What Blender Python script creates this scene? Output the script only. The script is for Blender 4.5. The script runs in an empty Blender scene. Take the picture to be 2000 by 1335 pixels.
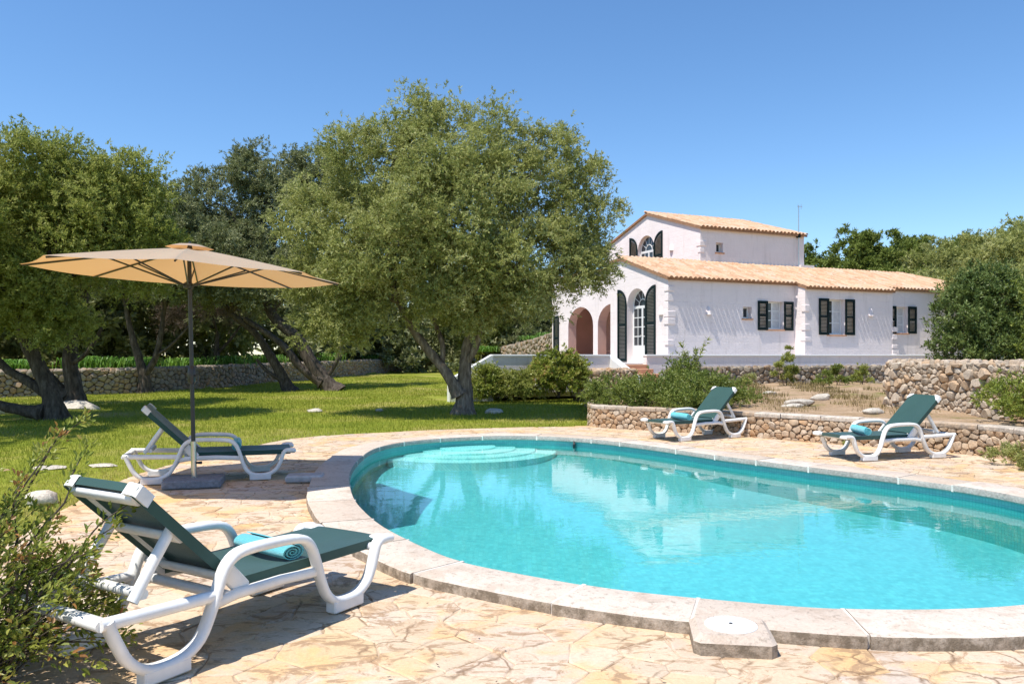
import bpy, bmesh, math, random
import numpy as np
from mathutils import Vector, Matrix, geometry
R = math.radians
S = bpy.context.scene
COL = S.collection
rng = np.random.default_rng(7)
random.seed(11)

# ------------------------------------------------------------------ camera, sky, sun, exposure
cam_d = bpy.data.cameras.new('camera'); cam = bpy.data.objects.new('camera', cam_d); COL.objects.link(cam)
cam.location = (0, 0, 1.40); cam.rotation_euler = (R(90), 0, 0)
cam_d.sensor_width = 36; cam_d.lens = 28; cam_d.shift_y = 0.01275
cam_d.clip_start = 0.05; cam_d.clip_end = 1500
S.camera = cam
SUN = Vector((-0.345, -0.262, 0.90)).normalized()          # direction towards the sun
W = bpy.data.worlds.new('World'); S.world = W; W.use_nodes = True
wn = W.node_tree.nodes; sky = wn.new('ShaderNodeTexSky'); sky.sky_type = 'NISHITA'; sky.sun_disc = False
sky.sun_elevation = math.asin(SUN.z); sky.sun_rotation = math.atan2(SUN.x, SUN.y)
sky.air_density = 1.0; sky.dust_density = 0.1; sky.ozone_density = 5.0; sky.altitude = 50
hs = wn.new('ShaderNodeHueSaturation'); hs.inputs['Saturation'].default_value = 1.12; W.node_tree.links.new(sky.outputs[0], hs.inputs['Color']); W.node_tree.links.new(hs.outputs[0], wn['Background'].inputs[0]); wn['Background'].inputs[1].default_value = 0.138
sl = bpy.data.lights.new('sun', 'SUN'); sl.energy = 4.4; sl.angle = R(0.5); sl.color = (1.0, 0.95, 0.87)
so = bpy.data.objects.new('sun', sl); COL.objects.link(so); so.rotation_euler = SUN.to_track_quat('Z', 'Y').to_euler(); so.location = (-20, -10, 60)
vs = S.view_settings; vs.view_transform = 'Standard'; vs.look = 'None'; vs.exposure = 0.45; vs.gamma = 1; vs.use_curve_mapping = False
S.cycles.max_bounces = 10; S.cycles.transparent_max_bounces = 12; S.cycles.diffuse_bounces = 4

# ------------------------------------------------------------------ helpers
def tag(o, label=None, cat=None, group=None, kind=None):
    for k, v in (('label', label), ('category', cat), ('group', group), ('kind', kind)):
        if v: o[k] = v
    return o

def empty(name, loc=(0, 0, 0), rz=0, **kw):
    o = bpy.data.objects.new(name, None); COL.objects.link(o); o.location = loc; o.rotation_euler = (0, 0, rz)
    o.empty_display_size = .2
    return tag(o, **kw)

def link(name, me, parent=None, loc=(0, 0, 0), **kw):
    o = bpy.data.objects.new(name, me); COL.objects.link(o); o.parent = parent; o.location = loc
    return tag(o, **kw)

def copy_tree(o, parent=None):
    c = o.copy(); COL.objects.link(c)
    if parent: c.parent = parent
    for ch in list(o.children): copy_tree(ch, c)
    return c

class MB:
    """collects verts and faces of one mesh"""
    def __init__(s): s.v = []; s.f = []; s.c = []; s.uv = None
    def add(s, vs, fs, c=None):
        b = len(s.v); s.v += [tuple(p) for p in vs]; s.f += [tuple(i + b for i in f) for f in fs]
        if c is not None: s.c += [c] * len(vs)
        return s
    def box(s, a, b, M=None):
        x0, y0, z0 = a; x1, y1, z1 = b
        vs = [(x0, y0, z0), (x1, y0, z0), (x1, y1, z0), (x0, y1, z0), (x0, y0, z1), (x1, y0, z1), (x1, y1, z1), (x0, y1, z1)]
        if M: vs = [M @ Vector(p) for p in vs]
        return s.add(vs, [(3, 2, 1, 0), (4, 5, 6, 7), (0, 1, 5, 4), (1, 2, 6, 5), (2, 3, 7, 6), (3, 0, 4, 7)])
    def cbox(s, a, b, ch=.01, M=None):
        """box with chamfered vertical and top edges"""
        x0, y0, z0 = a; x1, y1, z1 = b
        def ring(i, z): return [(x0 + i, y0 + ch + i, z), (x0 + ch + i, y0 + i, z), (x1 - ch - i, y0 + i, z), (x1 - i, y0 + ch + i, z), (x1 - i, y1 - ch - i, z), (x1 - ch - i, y1 - i, z), (x0 + ch + i, y1 - i, z), (x0 + i, y1 - ch - i, z)]
        return s.rings([ring(ch, z0), ring(0, z0 + ch), ring(0, z1 - ch), ring(ch, z1)], M)
    def rings(s, rs, M=None, cap=True, closed=False, c=None):
        n = len(rs[0]); vs = [p for r in rs for p in r]
        if M: vs = [M @ Vector(p) for p in vs]
        fs = []; m = len(rs)
        for i in range(m if closed else m - 1):
            j = (i + 1) % m
            for k in range(n): fs.append((i * n + k, i * n + (k + 1) % n, j * n + (k + 1) % n, j * n + k))
        if cap and not closed: fs += [tuple(range(n))[::-1], tuple(range((m - 1) * n, m * n))]
        return s.add(vs, fs, c)
    def tube(s, pts, rad, n=10, cap=True, wob=0, M=None):
        pts = [Vector(p) for p in pts]; m = len(pts)
        rad = list(rad) if hasattr(rad, '__len__') else [rad] * m
        t = (pts[1] - pts[0]).normalized(); u = t.orthogonal().normalized(); rs = []
        for i in range(m):
            t = (pts[min(i + 1, m - 1)] - pts[max(i - 1, 0)]).normalized()
            u = (u - t * u.dot(t)).normalized(); w = t.cross(u)
            rs.append([pts[i] + (u * math.cos(2 * math.pi * k / n) + w * math.sin(2 * math.pi * k / n)) * rad[i] * (1 + (wob * (random.random() - .5) if wob else 0)) for k in range(n)])
        return s.rings(rs, M, cap)
    def ribbon(s, pts, y, w, t, M=None):
        """rounded rectangular bar swept along a path in the x-z plane, w wide in y and t thick"""
        pts = [Vector((p[0], 0, p[1])) for p in pts]; m = len(pts); rs = []; c = min(w, t) * .3
        prof = [(-w / 2, -t / 2 + c), (-w / 2 + c, -t / 2), (w / 2 - c, -t / 2), (w / 2, -t / 2 + c), (w / 2, t / 2 - c), (w / 2 - c, t / 2), (-w / 2 + c, t / 2), (-w / 2, t / 2 - c)]
        for i in range(m):
            d = (pts[min(i + 1, m - 1)] - pts[max(i - 1, 0)]).normalized(); nn = Vector((-d.z, 0, d.x))
            rs.append([pts[i] + Vector((0, y + a, 0)) + nn * b for a, b in prof])
        return s.rings(rs, M)
    def mesh(s, name, mat, smooth=False, angle=40):
        me = bpy.data.meshes.new(name); me.from_pydata(s.v, [], s.f)
        if s.c:
            a = me.attributes.new('tone', 'FLOAT', 'POINT'); a.data.foreach_set('value', np.array(s.c, np.float32))
        bm = bmesh.new(); bm.from_mesh(me); bmesh.ops.recalc_face_normals(bm, faces=bm.faces); bm.to_mesh(me); bm.free()
        me.materials.append(mat)
        if smooth:
            me.polygons.foreach_set('use_smooth', [True] * len(me.polygons))
            if angle: me.set_sharp_from_angle(angle=R(angle))
        me.update(); return me
    def build(s, name, mat, parent=None, loc=(0, 0, 0), smooth=False, angle=40, **kw):
        return link(name, s.mesh(name, mat, smooth, angle), parent, loc, **kw)

def crom(P, n=6, closed=False):
    """Catmull-Rom through points of any dimension"""
    P = [np.array(p, float) for p in P]; m = len(P); out = []
    for i in range(m if closed else m - 1):
        if closed: a, b, c, d = P[(i - 1) % m], P[i], P[(i + 1) % m], P[(i + 2) % m]
        else: a, b, c, d = P[max(i - 1, 0)], P[i], P[i + 1], P[min(i + 2, m - 1)]
        for k in range(n):
            t = k / n
            out.append(.5 * ((2 * b) + (c - a) * t + (2 * a - 5 * b + 4 * c - d) * t * t + (-a + 3 * b - 3 * c + d) * t ** 3))
    if not closed: out.append(P[-1])
    return out

def inside(poly, x, y):
    poly = np.asarray(poly); x = np.asarray(x, float); y = np.asarray(y, float); r = np.zeros(x.shape, bool)
    for i in range(len(poly)):
        x0, y0 = poly[i - 1]; x1, y1 = poly[i]
        if y0 == y1: continue
        r ^= ((y0 > y) != (y1 > y)) & (x < (x1 - x0) * (y - y0) / (y1 - y0) + x0)
    return r

def inside1(poly, x, y):
    r = False; x0, y0 = poly[-1]
    for x1, y1 in poly:
        if (y0 > y) != (y1 > y) and x < (x1 - x0) * (y - y0) / (y1 - y0) + x0: r = not r
        x0, y0 = x1, y1
    return r

def seg_dist(path, x, y):
    """distance of points to an open polyline"""
    x = np.asarray(x, float); y = np.asarray(y, float); best = np.full(x.shape, 1e9)
    for (x0, y0), (x1, y1) in zip(path[:-1], path[1:]):
        dx, dy = x1 - x0, y1 - y0; t = np.clip(((x - x0) * dx + (y - y0) * dy) / (dx * dx + dy * dy + 1e-9), 0, 1)
        best = np.minimum(best, np.hypot(x - x0 - t * dx, y - y0 - t * dy))
    return best

def clip_half(poly, nx, ny, c):
    """keeps the part of a polygon with nx*x+ny*y<=c"""
    out = []
    for i in range(len(poly)):
        a = poly[i - 1]; b = poly[i]; da = a[0] * nx + a[1] * ny - c; db = b[0] * nx + b[1] * ny - c
        if (da <= 0) != (db <= 0):
            t = da / (da - db); out.append((a[0] + (b[0] - a[0]) * t, a[1] + (b[1] - a[1]) * t))
        if db <= 0: out.append(b)
    return out

def poisson(w, h, rfun, tries, x0=0, y0=0, ok=None, k=1.0):
    """darts of changing radius: list of (x, y, r)"""
    cell = {}; pts = []; big = max(rfun() for _ in range(60)) * 2; g = big
    for _ in range(tries):
        x = x0 + random.random() * w; y = y0 + random.random() * h; r = rfun()
        if ok and not ok(x, y): continue
        cx, cy = int(x // g), int(y // g); good = True
        for i in (-1, 0, 1):
            for j in (-1, 0, 1):
                for (a, b, q) in cell.get((cx + i, cy + j), ()):
                    if (a - x) ** 2 + (b - y) ** 2 < ((q + r) * k) ** 2: good = False; break
                if not good: break
            if not good: break
        if good: cell.setdefault((cx, cy), []).append((x, y, r)); pts.append((x, y, r))
    return pts

def power_cells(pts, lim, pad=2.2):
    """weighted Voronoi cells; lim(poly, x, y) may clip further"""
    rm = max(p[2] for p in pts); g = rm * 2 * pad; cell = {}
    for p in pts: cell.setdefault((int(p[0] // g), int(p[1] // g)), []).append(p)
    out = []
    for (x, y, r) in pts:
        L = r * pad; poly = [(x - L, y - L), (x + L, y - L), (x + L, y + L), (x - L, y + L)]
        nb = []
        for i in (-1, 0, 1):
            for j in (-1, 0, 1):
                nb += cell.get((int(x // g) + i, int(y // g) + j), [])
        nb.sort(key=lambda q: (q[0] - x) ** 2 + (q[1] - y) ** 2)
        for (a, b, q) in nb[1:26]:
            nx, ny = a - x, b - y; d2 = nx * nx + ny * ny
            if d2 < 1e-9: continue
            c = (d2 + r * r - q * q) / 2
            poly = clip_half(poly, nx, ny, c + nx * x + ny * y)
            if len(poly) < 3: break
        if len(poly) >= 3: poly = lim(poly, x, y)
        if poly and len(poly) >= 3: out.append((x, y, r, poly))
    return out

def area(poly): return abs(sum(poly[i - 1][0] * poly[i][1] - poly[i][0] * poly[i - 1][1] for i in range(len(poly)))) / 2

# ------------------------------------------------------------------ materials
def new_mat(name, rough=.8, spec=.3):
    m = bpy.data.materials.new(name); m.use_nodes = True; b = m.node_tree.nodes['Principled BSDF']
    b.inputs['Roughness'].default_value = rough; b.inputs['Specular IOR Level'].default_value = spec
    return m, m.node_tree, b
def setin(nt, sock, v):
    if isinstance(v, bpy.types.NodeSocket): nt.links.new(v, sock)
    elif isinstance(v, (tuple, list)) and len(v) == 3 and sock.type == 'RGBA': sock.default_value = (*v, 1)
    else: sock.default_value = v
def coords(nt, kind='pos', scale=None):
    if kind == 'pos': o = nt.nodes.new('ShaderNodeNewGeometry').outputs['Position']
    else: o = nt.nodes.new('ShaderNodeTexCoord').outputs[kind]
    if scale:
        mp = nt.nodes.new('ShaderNodeMapping'); mp.inputs['Scale'].default_value = scale; nt.links.new(o, mp.inputs[0]); o = mp.outputs[0]
    return o
def noise(nt, scale, detail=4, rough=.55, vec=None, dist=0):
    n = nt.nodes.new('ShaderNodeTexNoise'); n.inputs['Scale'].default_value = scale; n.inputs['Detail'].default_value = detail
    n.inputs['Roughness'].default_value = rough; n.inputs['Distortion'].default_value = dist
    nt.links.new(vec if vec is not None else coords(nt), n.inputs['Vector']); return n.outputs[0]
def ramp(nt, fac, stops, interp='LINEAR'):
    n = nt.nodes.new('ShaderNodeValToRGB'); n.color_ramp.interpolation = interp; e = n.color_ramp.elements
    while len(e) < len(stops): e.new(.5)
    for el, (p, c) in zip(e, stops): el.position = p; el.color = (*c, 1) if isinstance(c, tuple) else (c, c, c, 1)
    nt.links.new(fac, n.inputs[0]); return n.outputs[0]
def mix(nt, f, a, b, mode='MIX'):
    n = nt.nodes.new('ShaderNodeMix'); n.data_type = 'RGBA'; n.blend_type = mode
    setin(nt, n.inputs[0], f); setin(nt, n.inputs[6], a); setin(nt, n.inputs[7], b); return n.outputs[2]
def mth(nt, op, a, b=0.0, c=0.0):
    n = nt.nodes.new('ShaderNodeMath'); n.operation = op
    for i, v in enumerate((a, b, c)): setin(nt, n.inputs[i], v)
    return n.outputs[0]
def bump(nt, b, h, strength=.3, dist=.01):
    n = nt.nodes.new('ShaderNodeBump'); n.inputs['Strength'].default_value = strength; n.inputs['Distance'].default_value = dist
    nt.links.new(h, n.inputs['Height']); nt.links.new(n.outputs[0], b.inputs['Normal']); return n
def attr(nt, name):
    n = nt.nodes.new('ShaderNodeAttribute'); n.attribute_name = name; return n.outputs['Fac']

def leaf_mat(name, stops, trans=.42, rough=.6, spec=.15):
    m, nt, b = new_mat(name, rough, spec)
    c = ramp(nt, attr(nt, 'tone'), stops); setin(nt, b.inputs['Base Color'], c)
    t = nt.nodes.new('ShaderNodeBsdfTranslucent'); t2 = mix(nt, .35, c, (.20, .24, .05)); nt.links.new(t2, t.inputs[0])
    ms = nt.nodes.new('ShaderNodeMixShader'); ms.inputs[0].default_value = trans
    nt.links.new(b.outputs[0], ms.inputs[1]); nt.links.new(t.outputs[0], ms.inputs[2]); nt.links.new(ms.outputs[0], nt.nodes['Material Output'].inputs[0])
    return m
LEAF = {
 'olive': leaf_mat('olive_leaf', [(0, (.185, .205, .047)), (.45, (.36, .378, .12)), (.8, (.51, .51, .20)), (1, (.63, .61, .35))]),
 'bright': leaf_mat('broad_leaf', [(0, (.17, .205, .035)), (.5, (.335, .365, .085)), (1, (.53, .53, .18))]),
 'dark': leaf_mat('holm_leaf', [(0, (.11, .13, .055)), (.5, (.22, .24, .105)), (1, (.38, .38, .21))], .25),
 'pine': leaf_mat('pine_needle', [(0, (.10, .135, .022)), (.5, (.18, .225, .045)), (1, (.30, .34, .09))], .25),
 'shrub': leaf_mat('shrub_leaf', [(0, (.075, .115, .018)), (.5, (.17, .22, .036)), (1, (.36, .38, .10))], .3, .45, .4),
 'holm': leaf_mat('dark_shrub_leaf', [(0, (.05, .085, .02)), (.5, (.115, .165, .04)), (1, (.26, .31, .09))], .25, .45, .3),
 'lentisk': leaf_mat('lentisk_leaf', [(0, (.12, .17, .022)), (.5, (.27, .32, .05)), (.9, (.45, .44, .10)), (1, (.42, .20, .07))], .35, .42, .4),
 'strap': leaf_mat('strap_leaf', [(0, (.09, .21, .025)), (.5, (.15, .32, .045)), (1, (.25, .42, .09))], .35, .4, .4),
 'twig': leaf_mat('bare_twig', [(0, (.10, .075, .055)), (1, (.24, .18, .14))], .05, .9, .1),
 'flower': leaf_mat('white_petal', [(0, (.55, .5, .42)), (1, (.85, .82, .76))], .3, .6),
 'redtip': leaf_mat('photinia_leaf', [(0, (.15, .21, .03)), (.5, (.31, .36, .055)), (.8, (.46, .43, .11)), (1, (.52, .25, .13))], .35, .4, .4),
 'dry': leaf_mat('dry_grass_blade', [(0, (.16, .12, .05)), (1, (.42, .32, .16))], .3, .8, .1),
 'grass': leaf_mat('grass_blade', [(0, (.19, .245, .022)), (.5, (.32, .35, .038)), (.8, (.42, .39, .07)), (1, (.56, .47, .18))], .35, .6, .2),
}
def make_bark(nm='bark', k=1.0):
    m, nt, b = new_mat(nm, .92, .1)
    v = coords(nt, 'pos', (9, 9, 2.2)); n = noise(nt, 1.6, 6, .65, v)
    setin(nt, b.inputs['Base Color'], ramp(nt, n, [(.3, (.035 * k, .027 * k, .021 * k)), (.55, (.105 * k, .084 * k, .065 * k)), (.75, (.20 * k, .17 * k, .14 * k))]))
    bump(nt, b, n, .9, .03); return m
BARK = make_bark(); PALE_BARK = make_bark('pale_bark', 2.1)

def make_stone(name, stops, spots=.5, sc=1.0, rough=.92):
    """limestone with its own tone per piece, lichen and grain"""
    m, nt, b = new_mat(name, rough, .2)
    base = ramp(nt, attr(nt, 'tone'), stops)
    n1 = noise(nt, 9 * sc, 6, .65); n2 = noise(nt, 38 * sc, 4, .6)
    c = mix(nt, mth(nt, 'MULTIPLY', ramp(nt, n1, [(.42, 0.0), (.66, 1.0)]), spots), base, (.23, .215, .19))
    c = mix(nt, .55, c, ramp(nt, n2, [(.3, .55), (.7, 1.35)]), 'MULTIPLY')
    setin(nt, b.inputs['Base Color'], c); bump(nt, b, mth(nt, 'ADD', n1, mth(nt, 'MULTIPLY', n2, .4)), .7, .02); return m
M_RUB = make_stone('rubble_limestone', [(0, (.44, .31, .20)), (.35, (.54, .40, .27)), (.6, (.46, .28, .15)), (.8, (.56, .45, .34)), (1, (.40, .235, .115))], .35)
M_RUBG = make_stone('weathered_limestone', [(0, (.42, .33, .24)), (.4, (.52, .42, .32)), (.7, (.48, .32, .19)), (1, (.56, .48, .39))], .45)
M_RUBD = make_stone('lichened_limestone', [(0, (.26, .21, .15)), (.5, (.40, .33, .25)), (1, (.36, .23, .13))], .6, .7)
M_ROCK = make_stone('field_stone', [(0, (.50, .45, .38)), (1, (.62, .56, .47))], .4)
M_CAP = make_stone('wall_cap_stone', [(0, (.52, .43, .34)), (.5, (.62, .54, .45)), (1, (.50, .36, .24))], .6, .8)

def make_flag():
    m, nt, b = new_mat('flagstone', .82, .25)
    base = ramp(nt, attr(nt, 'tone'), [(0, (.62, .475, .325)), (.30, (.655, .52, .375)), (.5, (.62, .48, .36)), (.70, (.64, .475, .30)), (.85, (.56, .46, .37)), (.94, (.62, .41, .21)), (1, (.64, .50, .33))])
    v = coords(nt, 'pos', (1, 1.0, 1))
    big = noise(nt, 1.7, 5, .6, v, .6); fine = noise(nt, 60, 5, .7, v); mid = noise(nt, 4.6, 9, .70, v, .9); pit = noise(nt, 30, 5, .7, v, .5)
    c = mix(nt, mth(nt, 'MULTIPLY', ramp(nt, big, [(.52, 0.0), (.60, 1.0)]), .6), base, (.72, .44, .19))
    c = mix(nt, mth(nt, 'MULTIPLY', ramp(nt, noise(nt, 2.3, 5, .6, v, .3), [(.56, 0.0), (.66, 1.0)]), .4), c, (.56, .47, .41))
    c = mix(nt, mth(nt, 'MULTIPLY', ramp(nt, mid, [(.55, 0.0), (.61, 1.0)]), .8), c, (.36, .225, .13)); c = mix(nt, mth(nt, 'MULTIPLY', ramp(nt, pit, [(.60, 0.0), (.68, 1.0)]), .5), c, (.34, .24, .16))
    c = mix(nt, .5, c, ramp(nt, fine, [(.3, .72), (.7, 1.2)]), 'MULTIPLY')
    vo = nt.nodes.new('ShaderNodeTexVoronoi'); vo.feature = 'DISTANCE_TO_EDGE'; vo.inputs['Scale'].default_value = 3.6
    wv = nt.nodes.new('ShaderNodeMix'); wv.data_type = 'VECTOR'; wv.inputs[0].default_value = .16; nt.links.new(v, wv.inputs[4]); nz = nt.nodes.new('ShaderNodeTexNoise'); nz.inputs['Scale'].default_value = 5; nz.inputs['Detail'].default_value = 6; nt.links.new(v, nz.inputs['Vector']); nt.links.new(nz.outputs['Color'], wv.inputs[5]); nt.links.new(wv.outputs[1], vo.inputs['Vector'])
    crk = mth(nt, 'MULTIPLY', ramp(nt, vo.outputs['Distance'], [(.0, 1.0), (.035, 0.0)]), ramp(nt, noise(nt, 1.3, 4, .6, v), [(.48, 0.0), (.56, 1.0)]))
    c = mix(nt, mth(nt, 'MULTIPLY', crk, .9), c, (.19, .115, .065))
    strk = noise(nt, 6.5, 8, .72, coords(nt, 'pos', (.55, 1.5, 1)), 1.1)
    c = mix(nt, mth(nt, 'MULTIPLY', ramp(nt, strk, [(.545, 0.0), (.59, 1.0)]), .8), c, (.34, .215, .125))
    setin(nt, b.inputs['Base Color'], c)
    bump(nt, b, mth(nt, 'ADD', mth(nt, 'MULTIPLY', mid, .8), mth(nt, 'MULTIPLY', fine, .25)), .55, .012); return m
M_FLAG = make_flag()
def make_mortar():
    m, nt, b = new_mat('joint_mortar', .95, .1); n = noise(nt, 3.0, 6, .65)
    setin(nt, b.inputs['Base Color'], ramp(nt, n, [(.40, (.27, .18, .11)), (.50, (.50, .37, .25)), (.66, (.62, .48, .35))])); bump(nt, b, noise(nt, 50, 3), .5, .01); return m
M_MORTAR = make_mortar()
def make_coping():
    m, nt, b = new_mat('coping_limestone', .85, .25)
    base = ramp(nt, attr(nt, 'tone'), [(0, (.575, .475, .385)), (.5, (.66, .57, .48)), (1, (.55, .445, .345))])
    n1 = noise(nt, 5, 7, .68, None, .8); n2 = noise(nt, 26, 6, .7); n3 = noise(nt, 90, 3, .6)
    c = mix(nt, mth(nt, 'MULTIPLY', ramp(nt, n1, [(.48, 0.0), (.62, 1.0)]), .6), base, (.47, .36, .275))
    c = mix(nt, mth(nt, 'MULTIPLY', ramp(nt, n2, [(.56, 0.0), (.64, 1.0)]), .6), c, (.30, .235, .18))
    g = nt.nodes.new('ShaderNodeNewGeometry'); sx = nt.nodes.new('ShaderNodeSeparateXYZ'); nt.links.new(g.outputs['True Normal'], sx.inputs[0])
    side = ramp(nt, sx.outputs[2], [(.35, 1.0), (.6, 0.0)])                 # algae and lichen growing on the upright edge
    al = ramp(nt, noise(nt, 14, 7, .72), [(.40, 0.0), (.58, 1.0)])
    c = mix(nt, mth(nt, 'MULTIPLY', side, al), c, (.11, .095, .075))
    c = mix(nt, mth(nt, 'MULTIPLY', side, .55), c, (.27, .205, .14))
    c = mix(nt, .4, c, ramp(nt, n3, [(.3, .75), (.7, 1.2)]), 'MULTIPLY')
    setin(nt, b.inputs['Base Color'], c); bump(nt, b, mth(nt, 'ADD', n2, mth(nt, 'MULTIPLY', n3, .4)), .6, .012); return m
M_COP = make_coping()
def make_plain(name, col, rough=.5, spec=.4, var=.15, sc=8, bmp=0, metal=0):
    m, nt, b = new_mat(name, rough, spec); n = noise(nt, sc, 5, .6, coords(nt, 'Object'))
    setin(nt, b.inputs['Base Color'], mix(nt, 1.0, col, ramp(nt, n, [(.3, 1 - var), (.7, 1 + var)]), 'MULTIPLY')); b.inputs['Metallic'].default_value = metal
    if bmp: bump(nt, b, noise(nt, sc * 6, 4, .6, coords(nt, 'Object')), bmp, .01)
    return m
def make_whitewash():
    m, nt, b = new_mat('whitewashed_stone', .9, .15)
    tc = coords(nt, 'Object')
    sx = nt.nodes.new('ShaderNodeSeparateXYZ'); nt.links.new(tc, sx.inputs[0]); cb = nt.nodes.new('ShaderNodeCombineXYZ')
    nt.links.new(mth(nt, 'ADD', sx.outputs[0], sx.outputs[1]), cb.inputs[0]); nt.links.new(sx.outputs[2], cb.inputs[1])
    br = nt.nodes.new('ShaderNodeTexBrick'); br.inputs['Scale'].default_value = 1; br.inputs['Mortar Size'].default_value = .012; br.inputs['Mortar Smooth'].default_value = .8
    br.inputs['Brick Width'].default_value = .62; br.inputs['Row Height'].default_value = .24; br.inputs['Color1'].default_value = (1, 1, 1, 1); br.inputs['Color2'].default_value = (.7, .7, .7, 1); br.inputs['Mortar'].default_value = (0, 0, 0, 1)
    nt.links.new(cb.outputs[0], br.inputs['Vector'])
    n = noise(nt, 1.1, 6, .65, tc); n2 = noise(nt, 14, 5, .65, tc)
    setin(nt, b.inputs['Base Color'], mix(nt, .35, (.87, .775, .745), ramp(nt, n, [(.3, .86), (.65, 1.05)]), 'MULTIPLY'))
    cs = nt.nodes.new('ShaderNodeMapping'); cs.inputs['Scale'].default_value = (3.2, 3.2, .35); nt.links.new(tc, cs.inputs[0])
    wc = b.inputs['Base Color'].links[0].from_socket; setin(nt, b.inputs['Base Color'], mix(nt, mth(nt, 'MULTIPLY', ramp(nt, noise(nt, 1.4, 6, .65, cs.outputs[0]), [(.54, 0.0), (.70, 1.0)]), .28), wc, (.52, .45, .40)))
    bump(nt, b, mth(nt, 'ADD', mth(nt, 'MULTIPLY', br.outputs[0], .16), mth(nt, 'ADD', mth(nt, 'MULTIPLY', n2, .35), n)), .8, .03); return m
M_WHITE = make_whitewash()
M_PINK = make_plain('pale_pink_render', (.70, .49, .43), .9, .1, .08, 1.5)
def make_tile():
    m, nt, b = new_mat('clay_roof_tile', .85, .2)
    base = ramp(nt, attr(nt, 'tone'), [(0, (.50, .30, .18)), (.35, (.585, .365, .225)), (.7, (.62, .40, .25)), (1, (.58, .42, .30))])
    n = noise(nt, 7, 6, .65); setin(nt, b.inputs['Base Color'], mix(nt, .6, base, ramp(nt, n, [(.3, .68), (.7, 1.15)]), 'MULTIPLY')); bump(nt, b, noise(nt, 30), .3, .01); return m
M_TILE = make_tile()
M_ROOFBED = make_plain('roof_channel_clay', (.34, .19, .11), .9, .1, .2)
M_SHUT = make_plain('dark_green_shutter_paint', (.010, .021, .022), .75, .12, .1)
M_FRAME = make_plain('white_gloss_joinery', (.78, .78, .76), .4, .4, .03)
M_SILL = make_plain('terracotta_sill', (.55, .30, .18), .8, .2, .15)
M_GLASS = make_plain('dark_window_glass', (.035, .04, .045), .04, .6, .1)
M_CURT = make_plain('white_curtain_behind_glass', (.62, .61, .60), .25, .4, .1)
M_PLASTIC = make_plain('white_resin_plastic', (.79, .78, .75), .48, .3, .11, 7, .12)
M_STEEL = make_plain('brushed_steel', (.62, .60, .57), .28, .5, .06, 20, 0, 1.0)
M_POLE = make_plain('charcoal_painted_metal', (.030, .030, .033), .4, .5, .08)
M_GRANITE = make_plain('grey_granite', (.20, .215, .24), .75, .3, .3, 30, .3)
M_CONC = make_plain('pale_concrete', (.46, .44, .42), .9, .2, .25, 9, .5)
M_LID = make_plain('white_plastic_lid', (.80, .80, .78), .5, .3, .03)
M_BLACK = make_plain('black_rubber', (.02, .02, .022), .5, .4, .05)
def make_mesh_fabric():
    m, nt, b = new_mat('green_sling_fabric', .62, .25); tc = coords(nt, 'Object')
    w1 = nt.nodes.new('ShaderNodeTexWave'); w1.inputs['Scale'].default_value = 120; w1.bands_direction = 'X'; nt.links.new(tc, w1.inputs[0])
    w2 = nt.nodes.new('ShaderNodeTexWave'); w2.inputs['Scale'].default_value = 120; w2.bands_direction = 'Y'; nt.links.new(tc, w2.inputs[0])
    n = noise(nt, 4, 5, .6, tc)
    setin(nt, b.inputs['Base Color'], mix(nt, n, (.012, .052, .045), (.026, .082, .070)))
    b.inputs['Sheen Weight'].default_value = .25; bump(nt, b, mth(nt, 'ADD', w1.outputs[1], w2.outputs[1]), .15, .002); return m
M_SLING = make_mesh_fabric()
def make_towel():
    m, nt, b = new_mat('turquoise_terry', .95, .1); tc = coords(nt, 'Object'); n = noise(nt, 130, 3, .7, tc)
    setin(nt, b.inputs['Base Color'], mix(nt, n, (.08, .42, .48), (.17, .64, .70))); b.inputs['Sheen Weight'].default_value = .5
    bump(nt, b, n, 1.0, .008); return m
M_TOWEL = make_towel()
def make_canopy():
    m, nt, b = new_mat('ecru_canopy_cloth', .9, .1); tc = coords(nt, 'Object'); c = mix(nt, noise(nt, 3, 4, .6, tc), (.58, .48, .375), (.65, .55, .44)); setin(nt, b.inputs['Base Color'], c)
    t = nt.nodes.new('ShaderNodeBsdfTranslucent'); t.inputs[0].default_value = (.66, .33, .115, 1); ms = nt.nodes.new('ShaderNodeMixShader'); ms.inputs[0].default_value = .48
    nt.links.new(b.outputs[0], ms.inputs[1]); nt.links.new(t.outputs[0], ms.inputs[2]); nt.links.new(ms.outputs[0], nt.nodes['Material Output'].inputs[0]); return m
M_CANOPY = make_canopy()
def make_mosaic(name, ca, cb, grout, size=.05, mott=.3):
    m, nt, b = new_mat(name, .35, .4)
    uv = nt.nodes.new('ShaderNodeUVMap'); br = nt.nodes.new('ShaderNodeTexBrick'); br.offset = 0
    br.inputs['Scale'].default_value = 1; br.inputs['Brick Width'].default_value = size; br.inputs['Row Height'].default_value = size; br.inputs['Mortar Size'].default_value = size * .09
    br.inputs['Color1'].default_value = (*ca, 1); br.inputs['Color2'].default_value = (*cb, 1); br.inputs['Mortar'].default_value = (*grout, 1)
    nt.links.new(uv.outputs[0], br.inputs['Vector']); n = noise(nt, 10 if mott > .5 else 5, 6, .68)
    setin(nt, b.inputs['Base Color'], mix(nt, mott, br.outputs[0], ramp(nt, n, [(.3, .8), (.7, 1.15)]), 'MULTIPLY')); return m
M_MOS = make_mosaic('pool_wall_mosaic', (.085, .40, .39), (.065, .355, .36), (.06, .30, .31), .035)
M_MOSF = make_mosaic('pool_floor_mosaic', (.175, .535, .56), (.11, .42, .46), (.135, .455, .49), .045, .7)  # mixed tile shades; strong mottle in the colour stands in for rippling light
M_STEP = make_mosaic('pool_step_mosaic', (.58, .88, .86), (.48, .82, .82), (.40, .70, .70))
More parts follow.
